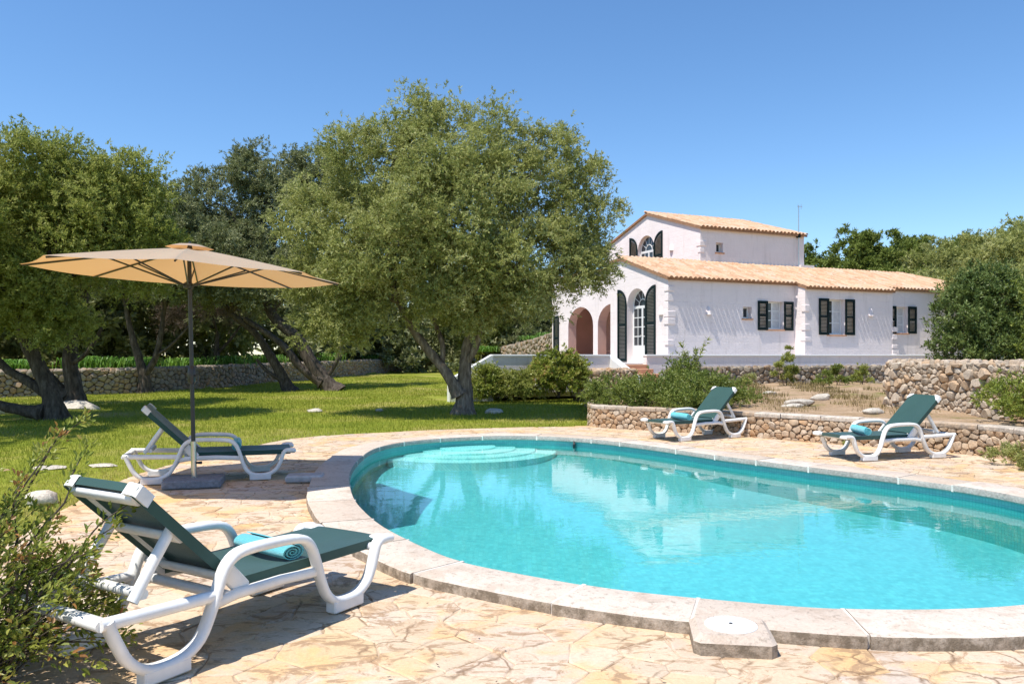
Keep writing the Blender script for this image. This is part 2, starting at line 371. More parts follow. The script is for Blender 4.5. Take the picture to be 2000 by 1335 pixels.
def make_water():
    m, nt, b = new_mat('pool_water'); nt.nodes.remove(b)
    tr = nt.nodes.new('ShaderNodeBsdfTransparent'); tr.inputs[0].default_value = (.74, .975, .97, 1)
    gl = nt.nodes.new('ShaderNodeBsdfGlossy'); gl.inputs['Roughness'].default_value = .0; gl.inputs[0].default_value = (1, 1, 1, 1)
    fr = nt.nodes.new('ShaderNodeFresnel'); fr.inputs[0].default_value = 1.36
    v = coords(nt, 'pos', (1.0, 1.6, 1)); n = mth(nt, 'ADD', noise(nt, 2.2, 2, .5, v, .4), mth(nt, 'MULTIPLY', noise(nt, 9, 3, .5, v, .6), .35))
    bp = nt.nodes.new('ShaderNodeBump'); bp.inputs['Strength'].default_value = .065; bp.inputs['Distance'].default_value = .02; nt.links.new(n, bp.inputs['Height'])
    nt.links.new(bp.outputs[0], gl.inputs['Normal']); nt.links.new(bp.outputs[0], fr.inputs['Normal'])
    ms = nt.nodes.new('ShaderNodeMixShader'); nt.links.new(fr.outputs[0], ms.inputs[0]); nt.links.new(tr.outputs[0], ms.inputs[1]); nt.links.new(gl.outputs[0], ms.inputs[2])
    nt.links.new(ms.outputs[0], nt.nodes['Material Output'].inputs[0]); return m
M_WATER = make_water()
M_INNER = make_stone('grey_inner_limestone', [(0, (.30, .29, .26)), (1, (.38, .36, .32))], .5)
def make_ground():
    m, nt, b = new_mat('lawn_soil', .95, .1)
    n1 = noise(nt, .45, 6, .6); n2 = noise(nt, 14, 6, .7)
    c = ramp(nt, n1, [(.36, (.17, .21, .022)), (.52, (.24, .26, .035)), (.68, (.36, .30, .10))])
    c = mix(nt, .6, c, ramp(nt, n2, [(.3, .55), (.7, 1.35)]), 'MULTIPLY')
    setin(nt, b.inputs['Base Color'], c); bump(nt, b, n2, .6, .03); return m
M_GROUND = make_ground()
def make_dirt():
    m, nt, b = new_mat('dry_earth', .95, .1)
    n1 = noise(nt, 1.1, 6, .65); n2 = noise(nt, 22, 6, .7)
    c = ramp(nt, n1, [(.34, (.22, .20, .07)), (.46, (.36, .25, .15)), (.6, (.44, .31, .20)), (.72, (.55, .43, .30))])
    c = mix(nt, .6, c, ramp(nt, n2, [(.3, .6), (.7, 1.3)]), 'MULTIPLY'); setin(nt, b.inputs['Base Color'], c); bump(nt, b, n2, .8, .04); return m
M_DIRT = make_dirt()
M_CORE = make_plain('wall_core_earth', (.10, .075, .05), .95, .1, .2)

# ------------------------------------------------------------------ leaf meshes (arrays)
def unit(a): return a / (np.linalg.norm(a, axis=1, keepdims=True) + 1e-9)
def rnd_dir(n): return unit(rng.normal(size=(n, 3)))
def leaf_arrays(P, D, L, Wd, up=.5, out=None):
    n = len(P); nrm = rnd_dir(n); nrm[:, 2] += up
    if out is not None: nrm += .75 * out
    side = unit(np.cross(D, nrm)); L = np.broadcast_to(L, n)[:, None]; Wd = np.broadcast_to(Wd, n)[:, None]
    V = np.empty((n, 3, 3)); V[:, 0] = P + D * L * .2 + side * Wd * .5; V[:, 1] = P + D * L; V[:, 2] = P + D * L * .25 - side * Wd * .5
    return V.reshape(-1, 3)
def quads_mesh(name, V, tone, mat, k=3):
    n = len(V) // k; me = bpy.data.meshes.new(name); me.vertices.add(len(V)); me.vertices.foreach_set('co', V.astype(np.float32).ravel())
    me.loops.add(n * k); me.loops.foreach_set('vertex_index', np.arange(n * k, dtype=np.int32)); me.polygons.add(n)
    me.polygons.foreach_set('loop_start', np.arange(0, n * k, k, dtype=np.int32)); 
    a = me.attributes.new('tone', 'FLOAT', 'POINT'); a.data.foreach_set('value', np.repeat(tone, k).astype(np.float32))
    me.materials.append(mat); me.update(); me.validate(); return me

def crown_points(lobes, n_leaf, clump_r, per_clump=220, inner=.18, up=.35, low=-.6, shell=.82):
    """clumps on the outside of overlapping lobes, twigs in each clump, leaves along each twig"""
    lobes = np.array(lobes, float); A = lobes[:, 3] * lobes[:, 5]; nc = max(8, int(n_leaf / per_clump)); C = []; O = []
    while len(C) < nc:
        i = rng.choice(len(lobes), p=A / A.sum()); d = rnd_dir(1)[0]
        if d[2] < low: continue
        r = rng.uniform(.25, .75) if rng.random() < inner else rng.uniform(shell, 1.05)
        p = lobes[i, :3] + d * lobes[i, 3:] * r
        q = np.linalg.norm((p - lobes[:, :3]) / lobes[:, 3:], axis=1); q[i] = 9
        if q.min() < .62 and rng.random() < .8: continue
        C.append(p); O.append(d)
    C = np.array(C); O = np.array(O); nt = nc * max(1, per_clump // 14); ci = rng.integers(0, nc, nt)
    cs = rng.uniform(.6, 1.35, nc)
    TB = C[ci] + rng.normal(size=(nt, 3)) * (clump_r * .47 * cs[ci])[:, None] * np.array([1, 1, .75])
    TD = unit(O[ci] * .55 + rng.normal(size=(nt, 3)) * .55 + np.array([0, 0, up])); TL = clump_r * rng.uniform(.4, .95, nt)
    ti = rng.integers(0, nt, n_leaf); u = rng.random(n_leaf)
    P = TB[ti] + TD[ti] * (TL[ti] * u)[:, None]; P[:, 2] -= (u ** 2) * TL[ti] * .25
    D = unit(TD[ti] * .8 + rng.normal(size=(n_leaf, 3)) * .7)
    ct = rng.random(nc); tone = np.clip(.45 * ct[ci[ti]] + .55 * rng.random(n_leaf) + .12 * (u - .5), 0, 1)
    return P, D, tone, O[ci[ti]]

def billow(lobes, k):
    """each big lobe becomes a core and k smaller rounded masses sitting on it"""
    out = []
    for l in lobes:
        out.append((l[0], l[1], l[2], l[3] * .76, l[4] * .76, l[5] * .76))
        for _ in range(k):
            d = rnd_dir(1)[0]; f = rng.uniform(.58, .78); q = rng.uniform(.30, .44); rr = (l[3] + l[4] + l[5]) / 3
            out.append((l[0] + d[0] * l[3] * f, l[1] + d[1] * l[4] * f, l[2] + d[2] * l[5] * f, rr * q, rr * q, rr * q * .8))
    return out

def make_crown(parent, name, lobes, n_leaf, L, Wd, mat, clump_r=.45, sub=0, **kw):
    P, D, tone, O = crown_points(billow(lobes, sub) if sub else lobes, n_leaf, clump_r, **kw)
    V = leaf_arrays(P, D, L * rng.uniform(.6, 1.25, n_leaf), Wd * rng.uniform(.7, 1.2, n_leaf), out=O)
    V = V - np.array(parent.location if parent else (0, 0, 0))
    return link(name, quads_mesh(name, V, tone, mat), parent)

def wobble(p, q, n, amp):
    p = Vector(p); q = Vector(q); L = (q - p).length; out = []
    ox = Vector((0, 0, 0))
    for i in range(n + 1):
        t = i / n; e = math.sin(math.pi * t)
        if i: ox = ox * .5 + Vector((random.gauss(0, 1), random.gauss(0, 1), random.gauss(0, .6))) * amp * L * .5
        out.append(p.lerp(q, t) + ox * e + Vector((0, 0, .12 * L * e)))
    return out

def tree(name, label, base, stems, lobes, n_leaf, L, Wd, mat, clump_r, group=None, twigs=3, cat='tree', r0=.2, bark=None, **kw):
    """stems: list of (list of points, start radius, end radius); limbs then run on into the lobes"""
    t = empty(name, base, label=label, cat=cat, group=group)
    mb = MB(); bx = Vector(base); ends = []
    for pts, ra, rb in stems:
        pts = [Vector(p) for p in crom(pts, 5)]; m = len(pts)
        rad = [ra + (rb - ra) * i / (m - 1) for i in range(m)]
        if (pts[0] - bx).length < .45:
            for i in range(m): rad[i] *= 1 + .75 * math.exp(-max(0, (pts[i] - pts[0]).length) / .22)
        mb.tube([p - bx for p in pts], rad, 10, wob=.22); ends.append((pts[-1], rb, pts))
    for lb in lobes:
        c = Vector(lb[:3]); e = min(ends, key=lambda q: (q[0] - c).length); s = e[0]
        src = e[2][int(len(e[2]) * random.uniform(.75, .99))] if random.random() < .5 else s
        pts = wobble(src, c, 6, .07); r = max(.03, e[1] * .8); mb.tube([p - bx for p in pts], [r * (1 - .7 * i / 6) for i in range(7)], 7, wob=.2)
        for _ in range(twigs):
            d = Vector(rnd_dir(1)[0]); d.z = abs(d.z) * .6; k = random.randint(2, 5)
            q = c + Vector((d.x * lb[3], d.y * lb[4], d.z * lb[5])) * .8
            pp = wobble(pts[k], q, 5, .08); rr = r * .4; mb.tube([p - bx for p in pp], [rr * (1 - .8 * i / 5) for i in range(6)], 5)
    if mb.v: mb.build('trunk', bark or BARK, t, smooth=True, angle=80)
    make_crown(t, 'crown', lobes, n_leaf, L, Wd, mat, clump_r, **kw)
    return t

# ------------------------------------------------------------------ pool outline, deck outline
POOL = [(-1.66, 8.14), (-1.46, 7.36), (-1.24, 6.74), (-0.99, 6.16), (-0.62, 5.54), (-0.32, 5.14), (0.17, 4.79), (0.6, 4.53), (1.12, 4.34), (1.62, 4.2), (2.04, 4.17), (2.40, 4.19), (2.80, 4.27), (3.45, 4.52), (4.1, 4.97), (4.6, 5.62), (4.86, 6.45), (4.8, 7.40), (4.59, 8.05), (4.20, 8.65), (3.62, 9.38), (3.2, 9.95), (2.71, 10.62), (2.2, 11.45), (1.62, 12.25), (1.07, 12.78), (0.46, 13.10), (-0.19, 13.17), (-0.81, 13.0), (-1.4, 12.6), (-1.79, 12.05), (-1.97, 11.35), (-1.98, 10.5), (-1.92, 9.62), (-1.81, 8.85)]
pc = crom(POOL, 8, True); pc = np.array(pc)
for _ in range(6): pc = (np.roll(pc, 1, 0) + 2 * pc + np.roll(pc, -1, 0)) / 4
seg = np.linalg.norm(np.roll(pc, -1, 0) - pc, axis=1); cum = np.r_[0, np.cumsum(seg)]; PER = cum[-1]
NP = 300
tt = np.linspace(0, PER, NP, endpoint=False); idx = np.clip(np.searchsorted(cum, tt, side='right') - 1, 0, len(pc) - 1)
fr = (tt - cum[idx]) / seg[idx]; PIN = pc[idx] + (np.roll(pc, -1, 0)[idx] - pc[idx]) * fr[:, None]
tg = np.roll(PIN, -1, 0) - np.roll(PIN, 1, 0); tg /= np.linalg.norm(tg, axis=1)[:, None]; NRM = np.c_[tg[:, 1], -tg[:, 0]]   # outward, the outline runs counter-clockwise
if (NRM * (PIN - PIN.mean(0))).sum() < 0: NRM = -NRM
COPW = .41; COPZ = .07; WATZ = -.07
def off(d): return PIN + NRM * d
DECK = [(-3.0, 4.2), (-3.6, 5.6), (-4.02, 7.1), (-4.2, 8.1), (-4.36, 9.1), (-4.3, 10.6), (-4.0, 11.96), (-3.5, 13.5), (-1.88, 14.6), (-.97, 15.0), (0, 15.33), (1.0, 15.52), (1.62, 15.62), (2.6, 14.85), (3.87, 13.85), (4.88, 12.8), (5.74, 12.05), (6.2, 11.55), (6.7, 10.85), (6.75, 9.6), (6.9, 6), (6.7, 2), (4, -1.5), (-3, -1.5), (-2.7, 1.5)]
DECKA = np.array(crom(DECK, 4, True))
WALLP = [(1.72, 17.3), (1.58, 15.55), (2.6, 14.7), (3.87, 13.7), (4.88, 12.66), (5.74, 11.9), (6.2, 11.4), (6.6, 10.75), (6.62, 9.6), (6.75, 8.2)]
FARWALL = [(-26, 18.0), (-19.5, 22.2), (-14.4, 26.3), (-11.7, 30.4), (-8.6, 44.0), (-6.4, 58.0), (-3, 68.0)]

# ------------------------------------------------------------------ ground
def ground_h(x, y):
    x = np.asarray(x, float); y = np.asarray(y, float)
    z = .30 * np.clip((y - 16) / 30, 0, 1) ** 1.0 - .02
    z = z + .03 * np.sin(x * .9 + 1) * np.sin(y * .7) * np.clip((y - 15) / 4, 0, 1) + .03 * np.clip((-4.4 - x) / 3, 0, 1) * np.sin(x * 1.3) * np.cos(y * .8)
    fx = np.array([p[0] for p in FARWALL]); fy = np.array([p[1] for p in FARWALL]); wy = np.interp(x, fx, fy)
    beyond = (x < -3) & (y > wy); d = seg_dist(FARWALL, x, y)
    z = np.where(beyond, z + .78 * np.clip((d - .1) / .4, 0, 1), z)
    return z
gx = np.r_[-700, -300, -120, -60, -40, np.arange(-30, 16.01, .5), 22, 40, 60, 120, 300, 700]; gy = np.r_[-300, -60, -20, -8, np.arange(-3, 48.01, .5), np.arange(50, 76, 2), 100, 150, 300, 700, 1200]
GX, GY = np.meshgrid(gx, gy); GZ = ground_h(GX, GY); nx_, ny_ = len(gx), len(gy)
GZ += np.where(inside(DECKA, GX, GY), -.05, 0)
dk = inside(DECKA, GX, GY); fs = []
for j in range(ny_ - 1):
    for i in range(nx_ - 1):
        if dk[j, i] and dk[j, i + 1] and dk[j + 1, i] and dk[j + 1, i + 1]: continue
        a = j * nx_ + i; fs.append((a, a + 1, a + 1 + nx_, a + nx_))
MB().add(np.c_[GX.ravel(), GY.ravel(), GZ.ravel()].tolist(), fs).build('ground', M_GROUND, smooth=True, kind='structure')

def flat_ring(outer, holes, z):
    loops = [[Vector((p[0], p[1], z)) for p in outer]] + [[Vector((p[0], p[1], z)) for p in h] for h in holes]
    tris = geometry.tessellate_polygon(loops); vs = [v for l in loops for v in l]; return vs, tris
deck = empty('pool_deck', (0, 0, 0), kind='structure')
mb = MB(); mb.add(*flat_ring(DECKA, [off(.15)], 0.0)); n = len(DECKA)
mb.add([(p[0], p[1], 0) for p in DECKA] + [(p[0], p[1], -.12) for p in DECKA], [(i, (i + 1) % n, n + (i + 1) % n, n + i) for i in range(n)]); mb.build('mortar_bed', M_MORTAR, deck)
POUT = off(COPW - .06); DCK = np.array(DECKA)
dtg = np.roll(DCK, -1, 0) - np.roll(DCK, 1, 0); dtg /= np.linalg.norm(dtg, axis=1)[:, None]; dnr = np.c_[dtg[:, 1], -dtg[:, 0]]
if (dnr * (DCK - DCK.mean(0))).sum() < 0: dnr = -dnr
def deck_lim(poly, x, y):
    k = int(np.argmin(((POUT - (x, y)) ** 2).sum(1))); nxy = NRM[k]; poly = clip_half(poly, -nxy[0], -nxy[1], -(nxy @ POUT[k]))
    if len(poly) < 3: return None
    for _ in range(1):
        k = int(np.argmin(((DCK - (x, y)) ** 2).sum(1))); q = dnr[k]; poly = clip_half(poly, q[0], q[1], q @ DCK[k] + .02)
    return poly
OUTP = off(COPW)
DECKL = DECKA.tolist(); OUTL = OUTP.tolist()
okdeck = lambda x, y: inside1(DECKL, x, y) and not inside1(OUTL, x, y)
sites = poisson(12, 14.6, lambda: random.choice((.07, .10, .13, .16, .19, .24)) * random.uniform(.85, 1.15), 40000, -4.6, 1.2, okdeck, .96)
cells = power_cells(sites, deck_lim, 2.6)
def flag_mesh(poly, cx, cy, tone, h, z0=.0):
    """one flagstone: uneven outline, small arris, slight tilt"""
    P = []
    for i in range(len(poly)):
        a = Vector(poly[i]); b = Vector(poly[(i + 1) % len(poly)]); L = (b - a).length
        P.append(a)
        nn = Vector((-(b - a).y, (b - a).x)) / max(L, 1e-4); k = int(L / .075)
        for q in range(1, k + 1): P.append(a.lerp(b, (q + random.uniform(-.3, .3)) / (k + 1)) + nn * random.uniform(-.010, .010))
    c = Vector((cx, cy)); g = random.uniform(.001, .0036); tx, ty = random.uniform(-.004, .004), random.uniform(-.004, .004); out = [[], [], []]
    for p in P:
        d = (c - p); L = max(d.length, .02); d /= L
        for k, (ins, z) in enumerate(((g, z0), (g + .002, h - .003), (g + .008, h))):
            q = p + d * min(ins * 1.25, L * .5) - c; out[k].append((q.x, q.y, z + (tx * q.x + ty * q.y if k else 0)))
    mb = MB(); n = len(P); vs = sum(out, [])
    fs = [(k * n + i, k * n + (i + 1) % n, (k + 1) * n + (i + 1) % n, (k + 1) * n + i) for k in range(2) for i in range(n)] + [tuple(range(2 * n, 3 * n))]
    mb.add(vs, fs, tone); return mb
cells = [c for c in cells if area(c[3]) > .004]
def appear(c):
    x, y = c[0], c[1]; px = x / max(y, .3) * 1555
    vis = y > 3.0 and abs(px) < 1040
    return area(c[3]) / max(y, 1) ** 3 * (1 if vis else 1e-3)
cells.sort(key=appear, reverse=True); rest = MB()
for i, c in enumerate(cells):
    m = flag_mesh(c[3], c[0], c[1], random.random(), random.uniform(.004, .007))
    if i < 300: m.build('flagstone', M_FLAG, deck, (c[0], c[1], 0))
    else: rest.add([(p[0] + c[0], p[1] + c[1], p[2]) for p in m.v], m.f, m.c[0])
rest.build('small_flagstones', M_FLAG, deck, kind='stuff')

# ------------------------------------------------------------------ pool
pool = empty('swimming_pool', (1.5, 8.5, 0), kind='structure'); PL = Vector((1.5, 8.5, 0))
def band(loops, closed=True, uvs=True):
    """mesh from stacked closed loops [(xy array, z)] with arc-length UVs"""
    return loops
def strip_mesh(name, loops, mat, parent, uv_scale=1.0):
    n = len(loops[0][0]); vs = []; fs = []; uv = []
    L = np.r_[0, np.cumsum(np.linalg.norm(np.roll(loops[0][0], -1, 0) - loops[0][0], axis=1))]
    for xy, z in loops: vs += [(p[0] - PL.x, p[1] - PL.y, z) for p in xy]
    zc = [0]
    for a, b in zip(loops[:-1], loops[1:]): zc.append(zc[-1] + float(np.hypot(np.mean(np.linalg.norm(a[0] - b[0], axis=1)), a[1] - b[1])))
    for k in range(len(loops) - 1):
        for i in range(n):
            j = (i + 1) % n; fs.append((k * n + i, k * n + j, (k + 1) * n + j, (k + 1) * n + i)); uv += [(L[i], zc[k]), (L[i + 1], zc[k]), (L[i + 1], zc[k + 1]), (L[i], zc[k + 1])]
    me = bpy.data.meshes.new(name); me.from_pydata(vs, [], fs); u = me.uv_layers.new(name='UVMap'); u.data.foreach_set('uv', np.array(uv, np.float32).ravel())
    me.materials.append(mat); me.polygons.foreach_set('use_smooth', [True] * len(fs)); return link(name, me, parent)
FLZ = -.56
def floor_z(x, y): return -.56 + .33 * min(1, max(0, (y - 5.5) / 7.0))
strip_mesh('mosaic_wall', [(off(.03), .02), (off(.03), FLZ - .05)], M_MOS, pool)
vs_, tr_ = flat_ring(off(.04), [], FLZ); vs_ = [Vector((v.x, v.y, floor_z(v.x, v.y))) for v in vs_]
me = bpy.data.meshes.new('pool_floor'); me.from_pydata([(v.x - PL.x, v.y - PL.y, v.z) for v in vs_], [], [tuple(t) for t in tr_]); u = me.uv_layers.new(name='UVMap')
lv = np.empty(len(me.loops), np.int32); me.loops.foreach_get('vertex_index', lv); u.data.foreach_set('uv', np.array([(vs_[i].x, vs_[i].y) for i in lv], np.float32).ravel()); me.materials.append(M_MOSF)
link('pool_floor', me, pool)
# four curved steps descending from the far end
SC = Vector((-.80, 13.0))
for k, (r, z) in enumerate(((.52, -.085), (.84, -.11), (1.16, -.135), (1.48, -.16))):
    pts = []
    m = 40; ins = off(-.0); ring = []
    for i in range(m + 1):
        a = R(-125) + R(170) * i / m; p = SC + Vector((math.cos(a) * r * 1.02, math.sin(a) * r)); ring.append((p.x, p.y))
    ring = [p for p in ring if inside(off(.02), *p)]
    if len(ring) < 3: continue
    a0 = int(np.argmin(((PIN - ring[-1]) ** 2).sum(1))); b0 = int(np.argmin(((PIN - ring[0]) ** 2).sum(1)))
    back = []; i = a0; O = off(.01)
    while i != b0 and len(back) < NP: back.append(tuple(O[i])); i = (i + 1) % NP
    if len(back) > NP * .6:
        back = []; i = a0
        while i != b0: back.append(tuple(O[i])); i = (i - 1) % NP
    poly = ring + back; n = len(poly); vs, tr = flat_ring(poly, [], z)
    vs = [Vector((v.x, v.y, v.z)) - PL for v in vs]; low = [v + Vector((0, 0, FLZ - z)) for v in vs]
    fs = [tuple(t) for t in tr] + [(i, (i + 1) % n, n + (i + 1) % n, n + i) for i in range(n)]
    me = bpy.data.meshes.new('pool_step'); me.from_pydata([tuple(v) for v in vs + low], [], fs); me.materials.append(M_STEP); me.materials.append(M_MOS)
    u = me.uv_layers.new(name='UVMap'); lv = np.empty(len(me.loops), np.int32); me.loops.foreach_get('vertex_index', lv); al = vs + low; u.data.foreach_set('uv', np.array([(al[i].x + al[i].z, al[i].y) for i in lv], np.float32).ravel())
    for pi, p in enumerate(me.polygons): p.material_index = 0
    link('pool_step', me, pool)
# coping stones, one by one
NC = 30; per = NP // NC
cuts = [int(i * NP / NC + random.uniform(-2.4, 2.4)) for i in range(NC)]
for k in range(NC):
    a = cuts[k]; b = cuts[(k + 1) % NC] + (NP if k == NC - 1 else 0)
    ii = np.arange(a, b + 1); J = .016
    pa, na = PIN[ii % NP].copy(), NRM[ii % NP]; d0 = pa[1] - pa[0]; d0 /= np.linalg.norm(d0); d1 = pa[-2] - pa[-1]; d1 /= np.linalg.norm(d1); pa[0] += d0 * J / 2; pa[-1] += d1 * J / 2
    dz = random.uniform(-.004, .004); ow = random.uniform(-.012, .012); rs = []; cc = pa.mean(0) + na.mean(0) * .2
    for p, q in zip(pa, na):
        prof = [(.004, -.002), (-.012, .010), (-.012, COPZ - .022), (.0, COPZ - .004), (.012, COPZ), (COPW + ow - .014, COPZ), (COPW + ow - .003, COPZ - .005), (COPW + ow, COPZ - .018), (COPW + ow, -.002)]
        w = random.uniform(-.004, .004)
        rs.append([(p[0] + q[0] * (o + (w if o > .2 else 0)) - cc[0], p[1] + q[1] * (o + (w if o > .2 else 0)) - cc[1], z + (dz if z > .03 else 0)) for o, z in prof])
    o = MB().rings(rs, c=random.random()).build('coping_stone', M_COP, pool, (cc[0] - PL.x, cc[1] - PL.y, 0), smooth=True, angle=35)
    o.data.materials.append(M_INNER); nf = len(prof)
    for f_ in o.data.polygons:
        if f_.index < (len(rs) - 1) * nf and f_.index % nf < 3: f_.material_index = 1      # darker grey on the face that stands over the water
# pale pointing between the coping stones
mb = MB()
for k in range(NC):
    a = cuts[k] % NP; p, q = PIN[a], NRM[a]; t = np.array([q[1], -q[0]])
    for s0, s1, z0, z1 in ((-.0125, COPW - .016, 0, COPZ - .0025),):
        c = [p + q * s0 - t * .011, p + q * s1 - t * .011, p + q * s1 + t * .011, p + q * s0 + t * .011]
        mb.add([(v[0] - PL.x, v[1] - PL.y, z0) for v in c] + [(v[0] - PL.x, v[1] - PL.y, z1) for v in c], [(4, 5, 6, 7), (0, 1, 5, 4), (1, 2, 6, 5), (2, 3, 7, 6), (3, 0, 4, 7)])
mb.build('joint_pointing', make_plain('white_pointing', (.68, .62, .55), .9, .1, .2), pool)
vs_, tr_ = flat_ring(off(.028), [], WATZ)
wm = bpy.data.meshes.new('pool_water'); wm.from_pydata([tuple(v) for v in vs_], [], [tuple(t) for t in tr_]); wm.update()
if wm.polygons[0].normal.z < 0: wm.flip_normals()
wm.materials.append(M_WATER); link('pool_water', wm, kind='structure')
for (x, y) in ((2.02, 4.98),):
    mb = MB(); mb.rings([[(math.cos(a) * r, math.sin(a) * r, z) for a in np.linspace(0, 2 * math.pi, 24, endpoint=False)] for r, z in ((.13, 0), (.13, .012), (.10, .018), (.095, .006))], cap=False); mb.build('floor_inlet', M_LID, pool, (x - PL.x, y - PL.y, floor_z(x, y) + .002), smooth=True)
k = int(np.argmin(((PIN - (1.02, 12.8)) ** 2).sum(1))); p = PIN[k] - PL.xy
MB().tube([(p[0], p[1] - .0, -.085), (p[0], p[1] - .03, -.03), (p[0], p[1] + .0, .02)], [.026, .022, .014], 8).build('hose_socket', M_BLACK, pool, smooth=True)

# skimmer block with a round lid
a = empty('skimmer_block', (1.06, 3.86, 0), R(-8), label='square pale stone block with round white lid against the near pool edge', cat='skimmer')
MB().cbox((-.19, -.19, -.03), (.19, .16, .095), .03).build('stone_block', M_COP, a, smooth=True, angle=30).data.attributes.new('tone', 'FLOAT', 'POINT')
MB().rings([[(math.cos(q) * r, math.sin(q) * r - .005, z) for q in np.linspace(0, 2 * math.pi, 40, endpoint=False)] for r, z in ((.125, .09), (.125, .098), (.120, .101))]).build('round_lid', M_LID, a, smooth=True)
MB().rings([[(math.cos(q) * r, math.sin(q) * r, z) for q in np.linspace(0, 2 * math.pi, 12, endpoint=False)] for r, z in ((.009, .100), (.009, .1035), (.006, .104))]).build('lid_plug', M_BLACK, a)

# ------------------------------------------------------------------ dry stone walls
def stone_mb(poly, cx, cy, mapf, depth, tone):
    P = []
    for i in range(len(poly)):
        a = Vector(poly[i]); b = Vector(poly[(i + 1) % len(poly)]); L = (b - a).length
        if L < .02: continue
        e_ = random.uniform(.12, .26); P.append(a.lerp(b, e_)); P.append(a.lerp(b, 1 - e_))
    if len(P) < 5: return None
    if len(P) > 11: P = [p for i, p in enumerate(P) if i % 3 != 2]
    c = Vector((cx, cy)); c = sum(P, Vector((0, 0))) / len(P); n = len(P); out = []
    tilt = (random.uniform(-.34, .34), random.uniform(-.34, .34)); bul = depth * random.uniform(.6, 1.25)
    for sc, d in ((1.0, -.06), (.985, bul * .30), (.74, bul * .90)):
        for p in P:
            q = c + (p - c) * sc * random.uniform(.94, 1.0); e = d + (tilt[0] * (q - c).x + tilt[1] * (q - c).y if d > 0 else 0) + random.uniform(-.006, .006)
            out.append(mapf(q.x, q.y, e))
    out.append(mapf(c.x, c.y, bul * random.uniform(.9, 1.1)))
    fs = [(k * n + i, k * n + (i + 1) % n, (k + 1) * n + (i + 1) % n, (k + 1) * n + i) for k in range(2) for i in range(n)] + [(2 * n + i, 2 * n + (i + 1) % n, 3 * n) for i in range(n)]
    return MB().add(out, fs, tone)

